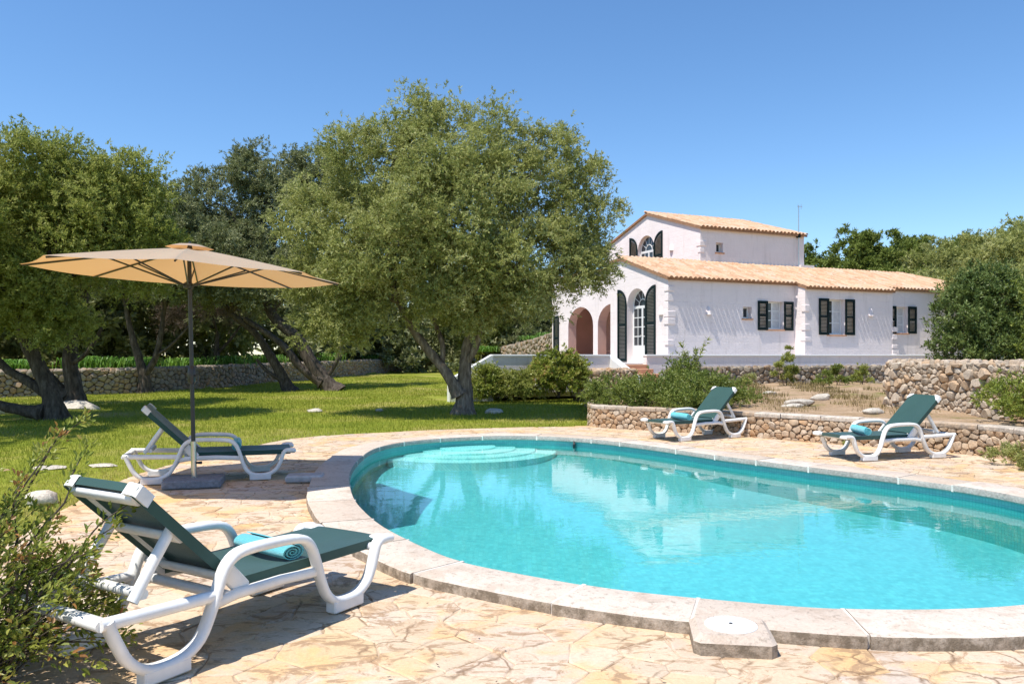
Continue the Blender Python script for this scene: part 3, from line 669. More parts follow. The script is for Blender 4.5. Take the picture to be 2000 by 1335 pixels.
def rubble_wall(name, label, path, z0, height, rfun, thick, mat, depth=.045, n_ind=300, cap=None, top=True, flip=False, cat='stone wall', group=None, capmat=None, sx=1.15, step=4):
    """z0: base height per path point; front face on the camera's side"""
    P3 = np.array(crom([(p[0], p[1], z) for p, z in zip(path, z0)], step)); XY = P3[:, :2]; Lc = np.r_[0, np.cumsum(np.linalg.norm(np.diff(XY, axis=0), axis=1))]; LT = Lc[-1]
    def at(s):
        s = min(max(s, 0), LT); i = min(int(np.searchsorted(Lc, s, side='right')) - 1, len(Lc) - 2); i = max(i, 0); f = (s - Lc[i]) / max(Lc[i + 1] - Lc[i], 1e-6)
        p = P3[i] + (P3[i + 1] - P3[i]) * f; j0 = max(i - 1, 0); j1 = min(i + 2, len(Lc) - 1); d = XY[j1] - XY[j0]; d = d / np.linalg.norm(d); n = np.array([d[1], -d[0]]) * (-1 if flip else 1)
        return p, n, d
    root = empty(name, (float(P3[0, 0]), float(P3[0, 1]), float(P3[0, 2])), label=label, cat=cat, group=group); B = Vector(root.location)
    hw = height
    sites = poisson(LT / sx, hw, rfun, int(LT * hw / sx / (np.mean([rfun() for _ in range(50)]) ** 2) * 9), k=.93)
    L2 = LT / sx
    def lim(poly, x, y):
        for nx, ny, c in ((-1, 0, 0), (1, 0, L2), (0, -1, 0.02), (0, 1, hw + random.uniform(-.02, .03))): poly = clip_half(poly, nx, ny, c)
        return poly
    allst = []
    def mapf_front(u, h, e):
        p, n, d = at(u * sx); return (p[0] + n[0] * e - B.x, p[1] + n[1] * e - B.y, p[2] + h - B.z)
    for (x, y, r, poly) in power_cells(sites, lim, 2.4):
        m = stone_mb(poly, x, y, mapf_front, depth * min(2, r / .09), random.random())
        if m: allst.append((area(poly) / (Vector(mapf_front(x, y, 0)) + B).length ** 2, m))
    if top and not cap:
        ts = poisson(L2, thick, rfun, int(L2 * thick / (np.mean([rfun() for _ in range(50)]) ** 2) * 8), k=.93)
        def limt(poly, x, y):
            for nx, ny, c in ((-1, 0, 0), (1, 0, L2), (0, -1, .015), (0, 1, thick)): poly = clip_half(poly, nx, ny, c)
            return poly
        def mapf_top(u, t, e):
            p, n, d = at(u * sx); return (p[0] - n[0] * t - B.x, p[1] - n[1] * t - B.y, p[2] + hw + e - .02 - B.z)
        for (x, y, r, poly) in power_cells(ts, limt, 2.4):
            m = stone_mb(poly, x, y, mapf_top, depth, random.random())
            if m: allst.append((.35 * area(poly) / (Vector(mapf_top(x, y, 0)) + B).length ** 2, m))
    def vis(a):
        v = Vector(a[1].v[-1]) + B; return v.y > 1 and abs(v.x / v.y) < .68
    allst.sort(key=lambda a: -(a[0] if vis(a) else a[0] * 1e-3)); rest = MB()
    for i, (_, m) in enumerate(allst):
        if i < n_ind:
            c = Vector(m.v[-1]); m.v = [tuple(Vector(v) - c) for v in m.v]; m.build('stone', mat, root, c, smooth=True, angle=38)
        else: rest.add(m.v, m.f, m.c[0])
    if rest.v: rest.build('small_stones', mat, root, smooth=True, angle=55, kind='stuff')
    core = MB(); ss = np.linspace(0, LT, max(8, int(LT / .35))); rs = []
    for s in ss:
        p, n, d = at(s); h = hw - (.05 if not cap else .01)
        rs.append([(p[0] - n[0] * t - B.x, p[1] - n[1] * t - B.y, p[2] + z - B.z) for t, z in ((.03, -.15), (.03, h), (thick, h), (thick, -.15))])
    core.rings(rs).build('core', M_CORE, root)
    if cap:
        s = 0
        while s < LT - .1:
            l = min(random.uniform(.42, .72), LT - s); rs = []; tone = random.random(); dz = random.uniform(-.006, .006); ow = random.uniform(.015, .04)
            for q in np.linspace(s + .006, s + l - .006, 5):
                p, n, d = at(q); ch = .014
                rs.append([(p[0] + n[0] * o - B.x, p[1] + n[1] * o - B.y, p[2] + hw + z + dz - B.z) for o, z in ((ow - .005, -.004), (ow, .012), (ow, cap - ch), (ow - ch, cap), (-thick + .01, cap), (-thick, cap - ch), (-thick, -.004))])
            MB().rings(rs, c=tone).build('cap_slab', capmat or M_CAP, root, smooth=True, angle=35); s += l
    return root
rubble_wall('retaining_wall', 'low curved retaining wall of orange rubble with flat stone caps behind the loungers', WALLP, [-.02] * len(WALLP), .385, lambda: random.uniform(.027, .064), .26, M_RUB, .04, cap=.065)
TALL = [(8.5, 17.4), (7.45, 15.75), (7.32, 15.2), (7.68, 13.6), (8.05, 12.1), (8.5, 10.4), (8.8, 9.0)]
rubble_wall('rubble_wall', 'tall dry stone wall of large round boulders below the big shrub', TALL, [.36] * len(TALL), .90, lambda: random.choice((.033, .048, .06, .075, .095)) * random.uniform(.85, 1.15), .55, M_RUBG, .07)
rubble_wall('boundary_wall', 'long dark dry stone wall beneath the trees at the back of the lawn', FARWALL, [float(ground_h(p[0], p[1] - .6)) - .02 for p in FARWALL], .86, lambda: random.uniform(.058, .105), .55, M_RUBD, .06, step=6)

# garden bed behind the retaining wall
def off_path(path, d):
    P = np.array(path, float); t = np.gradient(P, axis=0); t /= np.linalg.norm(t, axis=1)[:, None]; return P + np.c_[-t[:, 1], t[:, 0]] * d
bp = [tuple(p) for p in off_path(np.array(crom(WALLP, 4)), .14)]
poly = bp + [(30, 6), (30, 32), (9, 32), (3.0, 27.5), (1.9, 21.0)]
bed = MB(); bx_, by_ = np.meshgrid(np.arange(1.5, 30, .3), np.arange(6, 32, .3)); keep = inside(np.array(poly), bx_, by_)
cl = [(float(x), float(y)) for x, y in zip(bx_[keep], by_[keep])]
tri = geometry.delaunay_2d_cdt([Vector(p) for p in poly + cl], [], [list(range(len(poly)))], 1, 1e-4)
V2, F2 = tri[0], tri[2]; edge = set(range(len(poly)))
def bed_h(x, y): return .385 + .05 * math.sin(x * 1.7 + y) * math.sin(y * 1.3 - x * .6) + .02 * math.sin(x * 5) * math.cos(y * 6)
bv = [(v.x, v.y, bed_h(v.x, v.y) if seg_dist(WALLP, v.x, v.y) > .35 else .40) for v in V2]
bed.add(bv, [tuple(f) for f in F2]); n = len(poly); bed.add([(p[0], p[1], .39) for p in poly] + [(p[0], p[1], -.15) for p in poly], [(i, (i + 1) % n, n + (i + 1) % n, n + i) for i in range(n)])
bed.build('earth_bed', M_DIRT, smooth=True, kind='structure')

def rock_mb(sx, sy, sz, sub=2, seed=0):
    bm = bmesh.new(); bmesh.ops.create_icosphere(bm, subdivisions=sub, radius=1); r = random.Random(seed); dirs = [Vector((r.gauss(0, 1), r.gauss(0, 1), r.gauss(0, 1))).normalized() for _ in range(9)]; amp = [r.uniform(.6, .95) for _ in dirs]
    mb = MB(); bm.verts.index_update()
    vs = []
    for v in bm.verts:
        p = v.co.copy()
        for d, a in zip(dirs, amp):
            e = p.dot(d)
            if e > a: p -= d * (e - a)
        p += Vector((r.gauss(0, .02), r.gauss(0, .02), r.gauss(0, .02))); vs.append((p.x * sx, p.y * sy, p.z * sz))
    mb.add(vs, [tuple(v.index for v in f.verts) for f in bm.faces], r.random()); bm.free(); return mb
def rock(name, label, cat, loc, s, seed, mat=M_ROCK, group=None, rz=0):
    return tag(rock_mb(*s, seed=seed).build(name, mat, None, loc, smooth=True, angle=35), label, cat, group)
for i, (x, y, z, s, lb) in enumerate([
    (-6.36, 19.9, .02, (.55, .28, .05), 'long flat pale slab lying in the sunny grass beyond the umbrella'),
    (-4.81, 19.3, .04, (.22, .16, .09), 'small white rock at the tip of the lawn shadow'),
    (-.43, 18.9, .05, (.24, .18, .11), 'white rock in the shade beside the foot of the big tree'),
    (-11.1, 20.3, .06, (.8, .4, .2), 'grey boulder at the foot of the leaning trees by the wall'),
    (-12.2, 19.0, .06, (.7, .4, .16), 'low grey boulder in the shade left of the tree trunks'),
    (-4.5, 7.62, .03, (.19, .15, .08), 'grey rock in dry grass behind the near lounger'),
    (-5.78, 9.95, -.005, (.24, .14, .025), 'flat stepping stone in the dry grass, the farther from the umbrella'),
    (-5.22, 10.15, -.005, (.22, .13, .025), 'flat stepping stone in the dry grass, the nearer to the umbrella'),
    (-3.3, 19.8, .03, (.12, .09, .05), 'tiny pale stone in the lawn shadow between the trees'),
]): rock('rock' if s[2] > .03 else 'stepping_stone', lb, 'rock' if s[2] > .03 else 'stepping stone', (x, y, z), s, 40 + i)
for i, (x, y, s, lb) in enumerate([
    (5.95, 16.4, (.36, .2, .09), 'low flat rock on the dry earth just behind the retaining wall'),
    (7.1, 18.3, (.3, .2, .13), 'rounded rock on the dry earth near the end of the tall wall'),
    (6.6, 20.4, (.2, .15, .08), 'small rock out in the middle of the dry earth'),
    (5.4, 15.3, (.26, .16, .07), 'flat rock half buried behind the wall caps'),
    (6.35, 14.0, (.2, .15, .07), 'pale stone on bare earth behind the right lounger'),
]): rock('rock', lb, 'rock', (x, y, .41), s, 70 + i)
a = tag(MB().cbox((-.2, -.13, 0), (.2, .13, .075), .015).build('stone_block', M_CONC, None, (-2.28, 8.78, .012), smooth=True, angle=30), 'small flat grey stone block lying on the deck beside the pool edge', 'stone block')
a.rotation_euler = (0, 0, R(8))

# ------------------------------------------------------------------ house (local x along the long front, y into the depth, z from the floor)
HA = math.atan2(.41, .911)
house = empty('house', (5.49, 28.0, 1.13), HA, label='white two storey villa with clay tile roofs, dark green shutters and arched porch', cat='house')
HM = Matrix.Translation((5.49, 28.0, 1.13)) @ Matrix.Rotation(HA, 4, 'Z')
def arch_loop(a, b, zs, z0=0, n=14, rise=None):
    c = (a + b) / 2; r = (b - a) / 2; h = rise or r
    return [(a, z0), (b, z0)] + [(c + r * math.cos(math.pi * i / n), zs + h * math.sin(math.pi * i / n)) for i in range(n + 1)]
def rect(a, b, z0, z1): return [(a, z0), (b, z0), (b, z1), (a, z1)]
def wall_panel(name, outline, holes, thick, to3, mat, parent):
    """upright wall with openings: to3(u, z, depth) gives the local point"""
    loops = [[Vector((u, z, 0)) for u, z in l] for l in [outline] + holes]; tr = geometry.tessellate_polygon(loops); flat = [p for l in loops for p in l]; n = len(flat)
    mb = MB(); vs = [to3(p.x, p.y, 0) for p in flat] + [to3(p.x, p.y, thick) for p in flat]; fs = [tuple(t) for t in tr] + [tuple(i + n for i in t[::-1]) for t in tr]
    o = 0
    for l in loops:
        m = len(l); fs += [(o + i, o + (i + 1) % m, n + o + (i + 1) % m, n + o + i) for i in range(m)]; o += m
    mb.add(vs, fs); return mb.build(name, mat, parent)
front = lambda d0: (lambda u, z, e: (u, d0 + e, z))          # faces -y
side = lambda s0: (lambda u, z, e: (s0 + e, u, z))           # faces -x
EAVE, SL = 3.0, .32
roof_z = lambda d: EAVE + SL * d
TH = .32
wins = [(3.32, 3.72, 1.62, 2.05), (4.45, 5.27, 1.24, 2.28)]
wall_panel('wall', rect(0, 5.81, -.3, 3.0), [rect(*wins[0]), rect(*wins[1])], TH, front(0), M_WHITE, house)
wall_panel('wall', rect(5.81, 10.4, -.3, roof_z(-.53)), [rect(6.96, 7.83, 1.05, 2.40)], TH, front(-.53), M_WHITE, house)
wall_panel('wall', [(-.528, -.3), (.0, -.3), (.0, roof_z(0) - .02), (-.528, roof_z(-.53) - .02)], [], .3, side(5.808), M_WHITE, house)
wall_panel('wall', rect(10.402, 17.5, -.3, roof_z(-.1)), [rect(11.06, 11.78, 1.17, 2.24)], TH, front(-.1), M_WHITE, house)
wall_panel('wall', [(.002, -.3), (3.87, -.3), (3.87, 3.95), (3.1, 3.95), (.002, 2.99)], [arch_loop(1.37, 2.66, 2.12, 0)], .34, side(-.003), M_WHITE, house)
wall_panel('wall', rect(3.87, 10.5, -.3, 3.78), [arch_loop(3.98, 6.23, 1.55, 0, rise=.85), arch_loop(6.62, 8.89, 1.55, 0, rise=.85)], .42, side(.8), M_WHITE, house)
wall_panel('wall', [(3.18, 2.6), (10.8, 2.6), (10.8, 5.49), (6.99, 6.62), (3.18, 5.49)], [arch_loop(6.44, 7.78, 5.0, 3.55)], .34, side(3.83), M_WHITE, house)
wall_panel('wall', rect(3.832, 9.38, 2.8, 5.49), [rect(4.63, 4.98, 4.5, 4.9)], TH, front(3.178), M_WHITE, house)
for a_, b_ in ((3.98, 6.23), (6.62, 8.89)):     # pink rendered lining of the porch arches
    lp = arch_loop(a_, b_, 1.55, 0, rise=.85)[1:] + [(a_, 0)]; cx_ = (a_ + b_) / 2; mb = MB()
    inn = [(cx_ + (u - cx_) * .994, z - (.006 if z > 1.5 else 0)) for u, z in lp]; m = len(inn)
    mb.add([(.806, u, z) for u, z in inn] + [(1.215, u, z) for u, z in inn], [(i, i + 1, m + i + 1, m + i) for i in range(m - 1)]); mb.build('arch_lining', M_PINK, house)
mb = MB(); mb.box((9.1, 3.5, 2.8), (9.38, 10.8, 5.4)); mb.build('wall', M_WHITE, house)
mb = MB(); mb.box((9.0, 2.95, 3.85), (9.75, 3.17, 4.16)); mb.build('parapet_block', M_WHITE, house)
mb = MB(); mb.box((.45, 3.9, -.05), (3.3, 10.4, 0.0)); mb.build('porch_floor', M_SILL, house)
mb = MB(); mb.box((3.0, 3.9, 0), (3.2, 10.5, 3.05)); mb.build('porch_wall', M_PINK, house)
MB().box((.85, 3.6, 0), (3.0, 3.86, 3.05)).build('porch_wall', M_PINK, house); MB().box((.85, 10.25, 0), (3.0, 10.45, 3.05)).build('porch_wall', M_PINK, house)
mb = MB(); mb.box((.82, 3.88, 2.72), (3.2, 10.5, 3.09)); mb.build('porch_ceiling', M_WHITE, house)
mb = MB(); mb.box((3.25, .35, -.2), (17.2, 8.98, 0)); mb.box((3.25, 4.0, 2.5), (17, 9.5, 2.8)); mb.box((17.2, 0, -.3), (17.5, 9, 2.9)); mb.box((3.25, 9, -.3), (17.5, 9.3, 2.9)); mb.box((3.0, .35, 0), (3.2, 3.9, 2.9)); mb.build('inner_wall', M_PINK, house)
# rough quoin stones at the sunlit corners
for (x, y, zs) in ((0, 0, (.1, .62, 1.35, 1.62, 2.18, 2.52)), (5.81, -.53, (.12, .8, 1.2, 1.9)), (3.83, 3.178, (4.45, 4.72)), (10.4, -.53, (.1, .3, .55, .9, 1.2))):
    for z in zs:
        w, h, dp = random.uniform(.18, .34), random.uniform(.12, .26), random.uniform(.015, .045)
        MB().cbox((x - dp, y - dp, z), (x + w, y + w * .8, z + h), .012).build('quoin', M_WHITE, house, smooth=True, angle=30)

def window(s0, s1, z0, z1, d0, mull=(1, 2), sill=True):
    """casement set back in its opening, front faces -y"""
    y = d0 + .20; f = MB(); t = .055
    for a, b in (((s0, z0), (s0 + t, z1)), ((s1 - t, z0), (s1, z1)), ((s0 + t, z0), (s1 - t, z0 + t)), ((s0 + t, z1 - t), (s1 - t, z1))): f.box((a[0], y, a[1]), (b[0], y + .05, b[1]))
    n = mull[0]
    for i in range(1, n + 1):
        x = s0 + (s1 - s0) * i / (n + 1); f.box((x - .035, y - .004, z0 + t), (x + .035, y + .046, z1 - t))
    for i in range(1, mull[1] + 1):
        z = z0 + (z1 - z0) * i / (mull[1] + 1); f.box((s0 + t, y + .006, z - .016), (s1 - t, y + .042, z + .016))
    o = f.build('window', M_FRAME, house)
    for i in range(n + 1):
        a = s0 + (s1 - s0) * i / (n + 1) + .03; b = s0 + (s1 - s0) * (i + 1) / (n + 1) - .03
        MB().box((a, y + .02, z0 + .05), (b, y + .03, z1 - .05)).build('pane', M_GLASS if i == 0 else M_CURT, o)
    if sill: MB().cbox((s0 - .06, d0 - .05, z0 - .055), (s1 + .06, d0 + .2, z0 - .002), .008).build('sill', M_SILL, o, smooth=True, angle=30)
    return o
def shutter(s0, s1, z0, z1, to3, arch=0):
    """louvred panel hung flat against the wall; to3(u, out, z); arch +1/-1 rounds the top towards u high/low"""
    t = .07; f = MB(); n = 10
    ztop = lambda u: z1 - (0 if not arch else (s1 - s0) * .95 * (1 - math.sqrt(max(0, 1 - ((u - s0) / (s1 - s0) if arch < 0 else (s1 - u) / (s1 - s0)) ** 2))))
    def bx(a, b, o0, o1, za, zb):
        P = [(a, o0, za), (b, o0, za), (b, o1, za), (a, o1, za), (a, o0, zb[0]), (b, o0, zb[1]), (b, o1, zb[1]), (a, o1, zb[0])]
        f.add([to3(*p) for p in P], [(3, 2, 1, 0), (4, 5, 6, 7), (0, 1, 5, 4), (1, 2, 6, 5), (2, 3, 7, 6), (3, 0, 4, 7)])
    bx(s0, s0 + t, .012, .055, z0, (ztop(s0), ztop(s0 + t))); bx(s1 - t, s1, .012, .055, z0, (ztop(s1 - t), ztop(s1)))
    bx(s0 + t, s1 - t, .014, .053, z0, (z0 + .09, z0 + .09)); zm = z0 + (z1 - z0) * .5; bx(s0 + t, s1 - t, .014, .053, zm - .04, (zm + .04, zm + .04))
    for i in range(n):
        a = s0 + t + (s1 - s0 - 2 * t) * i / n; b = s0 + t + (s1 - s0 - 2 * t) * (i + 1) / n
        P = [(a, .014, ztop(a) - .11), (b, .014, ztop(b) - .11), (b, .053, ztop(b) - .11), (a, .053, ztop(a) - .11), (a, .014, ztop(a)), (b, .014, ztop(b)), (b, .053, ztop(b)), (a, .053, ztop(a))]
        f.add([to3(*p) for p in P], [(3, 2, 1, 0), (4, 5, 6, 7), (0, 1, 5, 4), (1, 2, 6, 5), (2, 3, 7, 6), (3, 0, 4, 7)])
    o = f.build('shutter', M_SHUT, house); sl = MB(); z = z0 + .10
    bxs = MB()
    while z < z1 - .12:
        lo, hi = s0 + t, s1 - t
        if arch < 0:
            while hi > lo + .05 and ztop(hi) - .11 < z + .03: hi -= .02
        if arch > 0:
            while hi > lo + .05 and ztop(lo) - .11 < z + .03: lo += .02
        if abs(z - zm) > .05:
            P = [(lo, .018, z), (hi, .018, z), (hi, .044, z - .022), (lo, .044, z - .022), (lo, .022, z + .006), (hi, .022, z + .006), (hi, .048, z - .016), (lo, .048, z - .016)]
            sl.add([to3(*p) for p in P], [(3, 2, 1, 0), (4, 5, 6, 7), (0, 1, 5, 4), (1, 2, 6, 5), (2, 3, 7, 6), (3, 0, 4, 7)])
        z += .052
    sl.build('louvre_slats', M_SHUT, o, kind='stuff'); return o
onf = lambda d0: (lambda u, o, z: (u, d0 - o, z)); ons = lambda s0: (lambda u, o, z: (s0 - o, u, z))
window(*wins[0], 0, (0, 0)); window(*wins[1], 0, (1, 2)); window(6.96, 7.83, 1.05, 2.40, -.53, (1, 2)); window(11.06, 11.78, 1.17, 2.24, -.1, (1, 2)); window(4.63, 4.98, 4.5, 4.9, 3.178, (0, 0))
for a, b, z0, z1, d in ((4.0, 4.46, 1.2, 2.29, 0), (5.26, 5.71, 1.2, 2.29, 0), (6.48, 6.97, 1.04, 2.42, -.53), (7.82, 8.31, 1.04, 2.42, -.53), (11.77, 12.25, 1.15, 2.26, -.1), (10.58, 11.07, 1.15, 2.26, -.1)): shutter(a, b, z0, z1, onf(d))
shutter(.74, 1.38, .03, 2.80, ons(-.003), -1); shutter(2.66, 3.28, .03, 2.80, ons(-.003), +1); shutter(9.77, 10.29, .03, 2.1, ons(.8))
shutter(5.80, 6.45, 3.6, 5.72, ons(3.83), -1); shutter(7.77, 8.42, 3.6, 5.72, ons(3.83), +1)
def glazed_arch(a, b, zs, z0, x, panel, nm):
    """double door or window with a half-round fanlight, faces -x"""
    f = MB(); c = (a + b) / 2; r = (b - a) / 2; t = .075
    for u0, u1 in ((a, a + t), (b - t, b), (c - .05, c + .05)): f.box((x, u0, z0), (x + .05, u1, zs))
    f.box((x + .002, a, zs - .04), (x + .052, b, zs + .05))
    for ua, ub in ((a + t, c - .05), (c + .05, b - t)):
        if panel: f.box((x + .01, ua, z0), (x + .04, ub, z0 + panel)); f.box((x - .004, ua + .05, z0 + .12), (x + .02, ub - .05, z0 + panel - .1))
        m = (ua + ub) / 2; f.box((x + .008, m - .014, z0 + panel), (x + .042, m + .014, zs - .04))
        for i in range(0, 5):
            z = z0 + panel + (zs - .04 - z0 - panel) * i / 4; f.box((x + .006, ua, z - .016), (x + .044, ub, z + .016))
    arc = [(c + (r - .035) * math.cos(R(180 * i / 20)), zs + .05 + (r - .035) * math.sin(R(180 * i / 20))) for i in range(21)]
    f.tube([(x + .025, u, z) for u, z in arc], .035, 6); f.tube([(x + .025, c + r * .38 * math.cos(R(180 * i / 10)), zs + .05 + r * .38 * math.sin(R(180 * i / 10))) for i in range(11)], .02, 6)
    for g in (30, 60, 90, 120, 150): f.tube([(x + .025, c + r * .36 * math.cos(R(g)), zs + .05 + r * .36 * math.sin(R(g))), (x + .025, c + (r - .03) * math.cos(R(g)), zs + .05 + (r - .03) * math.sin(R(g)))], .014, 5)
    o = f.build(nm, M_FRAME, house)
    for ua, ub in ((a + t, c - .05), (c + .05, b - t)): MB().box((x + .018, ua, z0 + panel), (x + .026, ub, zs - .04)).build('pane', M_GLASS, o)
    fan = [(x + .022, c, zs + .05)] + [(x + .022, u, z) for u, z in arc]; MB().add(fan, [(0, i, i + 1) for i in range(1, 21)]).build('fanlight_pane', M_GLASS, o)
    if panel: MB().tube([(x - .03, c + .0, z0 + 1.02), (x - .03, c + .11, z0 + 1.02)], .012, 6).build('handle', M_STEEL, o)
glazed_arch(1.37, 2.66, 2.08, .0, .26, .62, 'door'); glazed_arch(6.44, 7.78, 4.96, 3.55, 3.98, 0, 'window')
def sconce(mx, nm='wall_lamp'):
    """half cone plaster wall light, open at the top edge"""
    mb = MB(); n = 10; rs = []
    for z, r in ((.30, .025), (.27, .055), (.15, .085), (0, .125), (.012, .11), (.15, .07)): rs.append([(r * math.cos(math.pi * i / n), -r * math.sin(math.pi * i / n), z) for i in range(n + 1)])
    mb.rings(rs, mx, cap=False); mb.build(nm, M_WHITE, house, smooth=True)
sconce(Matrix.Translation((1.74, 0, 1.72))); sconce(Matrix.Translation((9.19, -.53, 1.80))); rz = Matrix.Rotation(R(-90), 4, 'Z')
sconce(Matrix.Translation((0, .42, 1.70)) @ rz); sconce(Matrix.Translation((3.83, 5.15, 4.75)) @ rz)
# antenna mast on the far gable corner
ms = MB().tube([(9.0, 3.10, 3.9), (9.0, 3.10, 6.75)], .022, 8).build('antenna_mast', M_STEEL, house, smooth=True)
mb = MB(); mb.box((8.86, 3.02, 6.68), (9.14, 3.05, 6.70)); mb.tube([(8.9, 3.03, 6.6), (8.9, 3.03, 6.8)], .012, 5); mb.tube([(9.08, 3.03, 6.58), (9.08, 3.03, 6.8)], .012, 5); mb.build('aerial', M_STEEL, ms)
MB().box((8.93, 3.05, 5.35), (9.07, 3.17, 5.5)).build('mast_bracket', M_SHUT, ms)

# tiled roofs
def roof_part(name, polys, thick=.09):
    mb = MB()
    for P in polys:
        n = len(P); mb.add([tuple(p) for p in P] + [(p[0], p[1], p[2] - thick) for p in P], [tuple(range(n)), tuple(range(n, 2 * n))[::-1]] + [(i, (i + 1) % n, n + (i + 1) % n, n + i) for i in range(n)])
    return mb.build(name, M_ROOFBED, house)
rz_ = lambda d: EAVE + SL * d + .03
lower = roof_part('roof', [[(-.10, -.10, rz_(-.10)), (5.76, -.10, rz_(-.10)), (5.76, 3.1, rz_(3.1)), (-.10, 3.1, rz_(3.1))], [(5.77, -.63, rz_(-.63)), (10.44, -.63, rz_(-.63)), (10.44, 3.1, rz_(3.1)), (5.77, 3.1, rz_(3.1))],
    [(10.45, -.2, rz_(-.2)), (17.6, -.2, rz_(-.2)), (15.3, 3.1, rz_(3.1)), (10.45, 3.1, rz_(3.1))], [(17.6, -.2, rz_(-.2)), (17.6, 6.4, rz_(-.2)), (15.3, 3.1, rz_(3.1))],
    [(-.1, 3.11, rz_(3.1)), (3.82, 3.11, rz_(3.1)), (3.82, 3.9, rz_(2.9)), (-.1, 3.9, rz_(2.9))], [(9.4, 3.11, rz_(3.1)), (15.3, 3.11, rz_(3.1)), (17.6, 6.4, rz_(-.2)), (9.4, 6.4, rz_(-.2))]])
UZ = lambda d: 5.52 + .30 * (d - 3.178)
upper = roof_part('roof', [[(3.74, 3.06, UZ(3.06)), (9.46, 3.06, UZ(3.06)), (9.46, 6.99, UZ(6.99)), (3.74, 6.99, UZ(6.99))], [(3.74, 7.0, UZ(6.99)), (9.46, 7.0, UZ(6.99)), (9.46, 10.9, UZ(3.08)), (3.74, 10.9, UZ(3.08))]])
porch = roof_part('roof', [[(.72, 3.9, 3.90), (.72, 10.6, 3.90), (3.8, 10.6, 4.1), (3.8, 3.9, 4.1)]])
def tile_mb(r=.082, L=.43, taper=.86):
    mb = MB(); n = 6; rs = []
    for y, k in ((0, 1.0), (L, taper)):
        rs.append([(r * k * math.cos(math.pi * i / n), y, r * k * .85 * math.sin(math.pi * i / n)) for i in range(n + 1)] + [((r - .016) * k * math.cos(math.pi * (n - i) / n), y, (r - .016) * k * .85 * math.sin(math.pi * (n - i) / n)) for i in range(n + 1)])
    return mb.rings(rs)
TM = []
for t in range(6):
    mb = tile_mb(); mb.c = [t / 5] * len(mb.v); TM.append(mb.mesh('tile', M_TILE, True, 50))
tiles = []
def lay(roofo, s0, s1, d0, d1, zf, slope, keep=None):
    ang = math.atan(slope); pitch = .205; run = .36 * math.cos(ang)
    ns = int(round((s1 - s0) / pitch)); nd = int(math.ceil((d1 - d0) / run))
    for i in range(ns):
        for j in range(nd):
            x = s0 + (i + .5) * (s1 - s0) / ns + random.uniform(-.008, .008); d = d0 + j * run + random.uniform(-.012, .012)
            if d > d1 - .1 or (keep and not keep(x, d)): continue
            M = Matrix.Translation((x, d, zf(d) + .012 + random.uniform(-.004, .006))) @ Matrix.Rotation(ang + .035, 4, 'X') @ Matrix.Rotation(random.uniform(-.03, .03), 4, 'Z')
            tiles.append((roofo, M, random.randrange(6)))
lay(lower, -.10, 5.76, -.20, 3.1, rz_, SL); lay(lower, 5.77, 10.44, -.73, 3.1, rz_, SL); lay(lower, 10.45, 17.6, -.26, 3.1, rz_, SL, lambda x, d: x < 17.6 - (d + .2) * .70)
lay(upper, 3.74, 9.46, 3.0, 6.99, UZ, .30)
for (a, b, z, ro, y) in ((-.1, 3.8, rz_(3.1), lower, 3.1), (9.5, 15.3, rz_(3.1), lower, 3.1), (3.74, 9.4, UZ(6.99), upper, 6.99)):   # ridge tiles
    x = a
    while x < b: tiles.append((ro, Matrix.Translation((x + .4, y, z + .01)) @ Matrix.Rotation(R(90), 4, 'Z') @ Matrix.Scale(1.25, 4, (1, 0, 0)), random.randrange(6))); x += .37
for i in range(12):     # hip tiles
    f = i / 11.5; tiles.append((lower, Matrix.Translation((17.6 - 2.3 * f, -.2 + 3.3 * f, rz_(-.2 + 3.3 * f) + .03)) @ Matrix.Rotation(R(35), 4, 'Z') @ Matrix.Rotation(.26, 4, 'X'), random.randrange(6)))
for ro, y0, y1, x, zf in ((lower, -.16, 3.1, -.10, rz_), (upper, 3.0, 6.99, 3.74, UZ)): pass
tiles.sort(key=lambda t: (HM @ t[1].translation).length + (6 if t[0] is upper else 0)); bulk = {}
for i, (ro, M, k) in enumerate(tiles):
    if i < 300:
        o = link('tile', TM[k], ro); o.matrix_local = M
    else:
        mb = bulk.setdefault(ro.name, (ro, MB()))[1]; t = tile_mb(); mb.add([M @ Vector(p) for p in t.v], t.f, k / 5)
for ro, mb in bulk.values(): mb.build('small_tiles', M_TILE, ro, smooth=True, angle=50, kind='stuff')

# terrace in front of the house
def local_thing(name, **kw):
    o = empty(name, (5.49, 28.0, 1.13), HA, **kw); return o
TZ = .285    # parapet top above the floor
ter = local_thing('terrace', kind='structure')
MB().box((-7.4, -1.5, -1.0), (18, 0.34, -.012)).build('paving', M_CONC, ter); MB().box((-3.2, .34, -1.0), (.3, 10, -.012)).build('paving', M_CONC, ter)
pw = local_thing('parapet_wall', label='long low white parapet along the terrace below the shuttered windows', cat='parapet')
MB().box((-2.04, -1.70, -.62), (18, -1.502, TZ - .06)).build('parapet_face', M_WHITE, pw); MB().cbox((-2.06, -1.73, TZ - .06), (18, -1.48, TZ), .012).build('parapet_cap', M_FRAME, pw, smooth=True, angle=30)
pl = local_thing('parapet_wall', label='white parapet in front of the arched porch, above the flowering bushes', cat='parapet')
MB().box((-7.42, -1.70, -.85), (-3.40, -1.502, TZ - .06)).build('parapet_face', M_WHITE, pl); MB().cbox((-7.42, -1.73, TZ - .06), (-3.40, -1.48, TZ), .012).build('parapet_cap', M_FRAME, pl, smooth=True, angle=30)
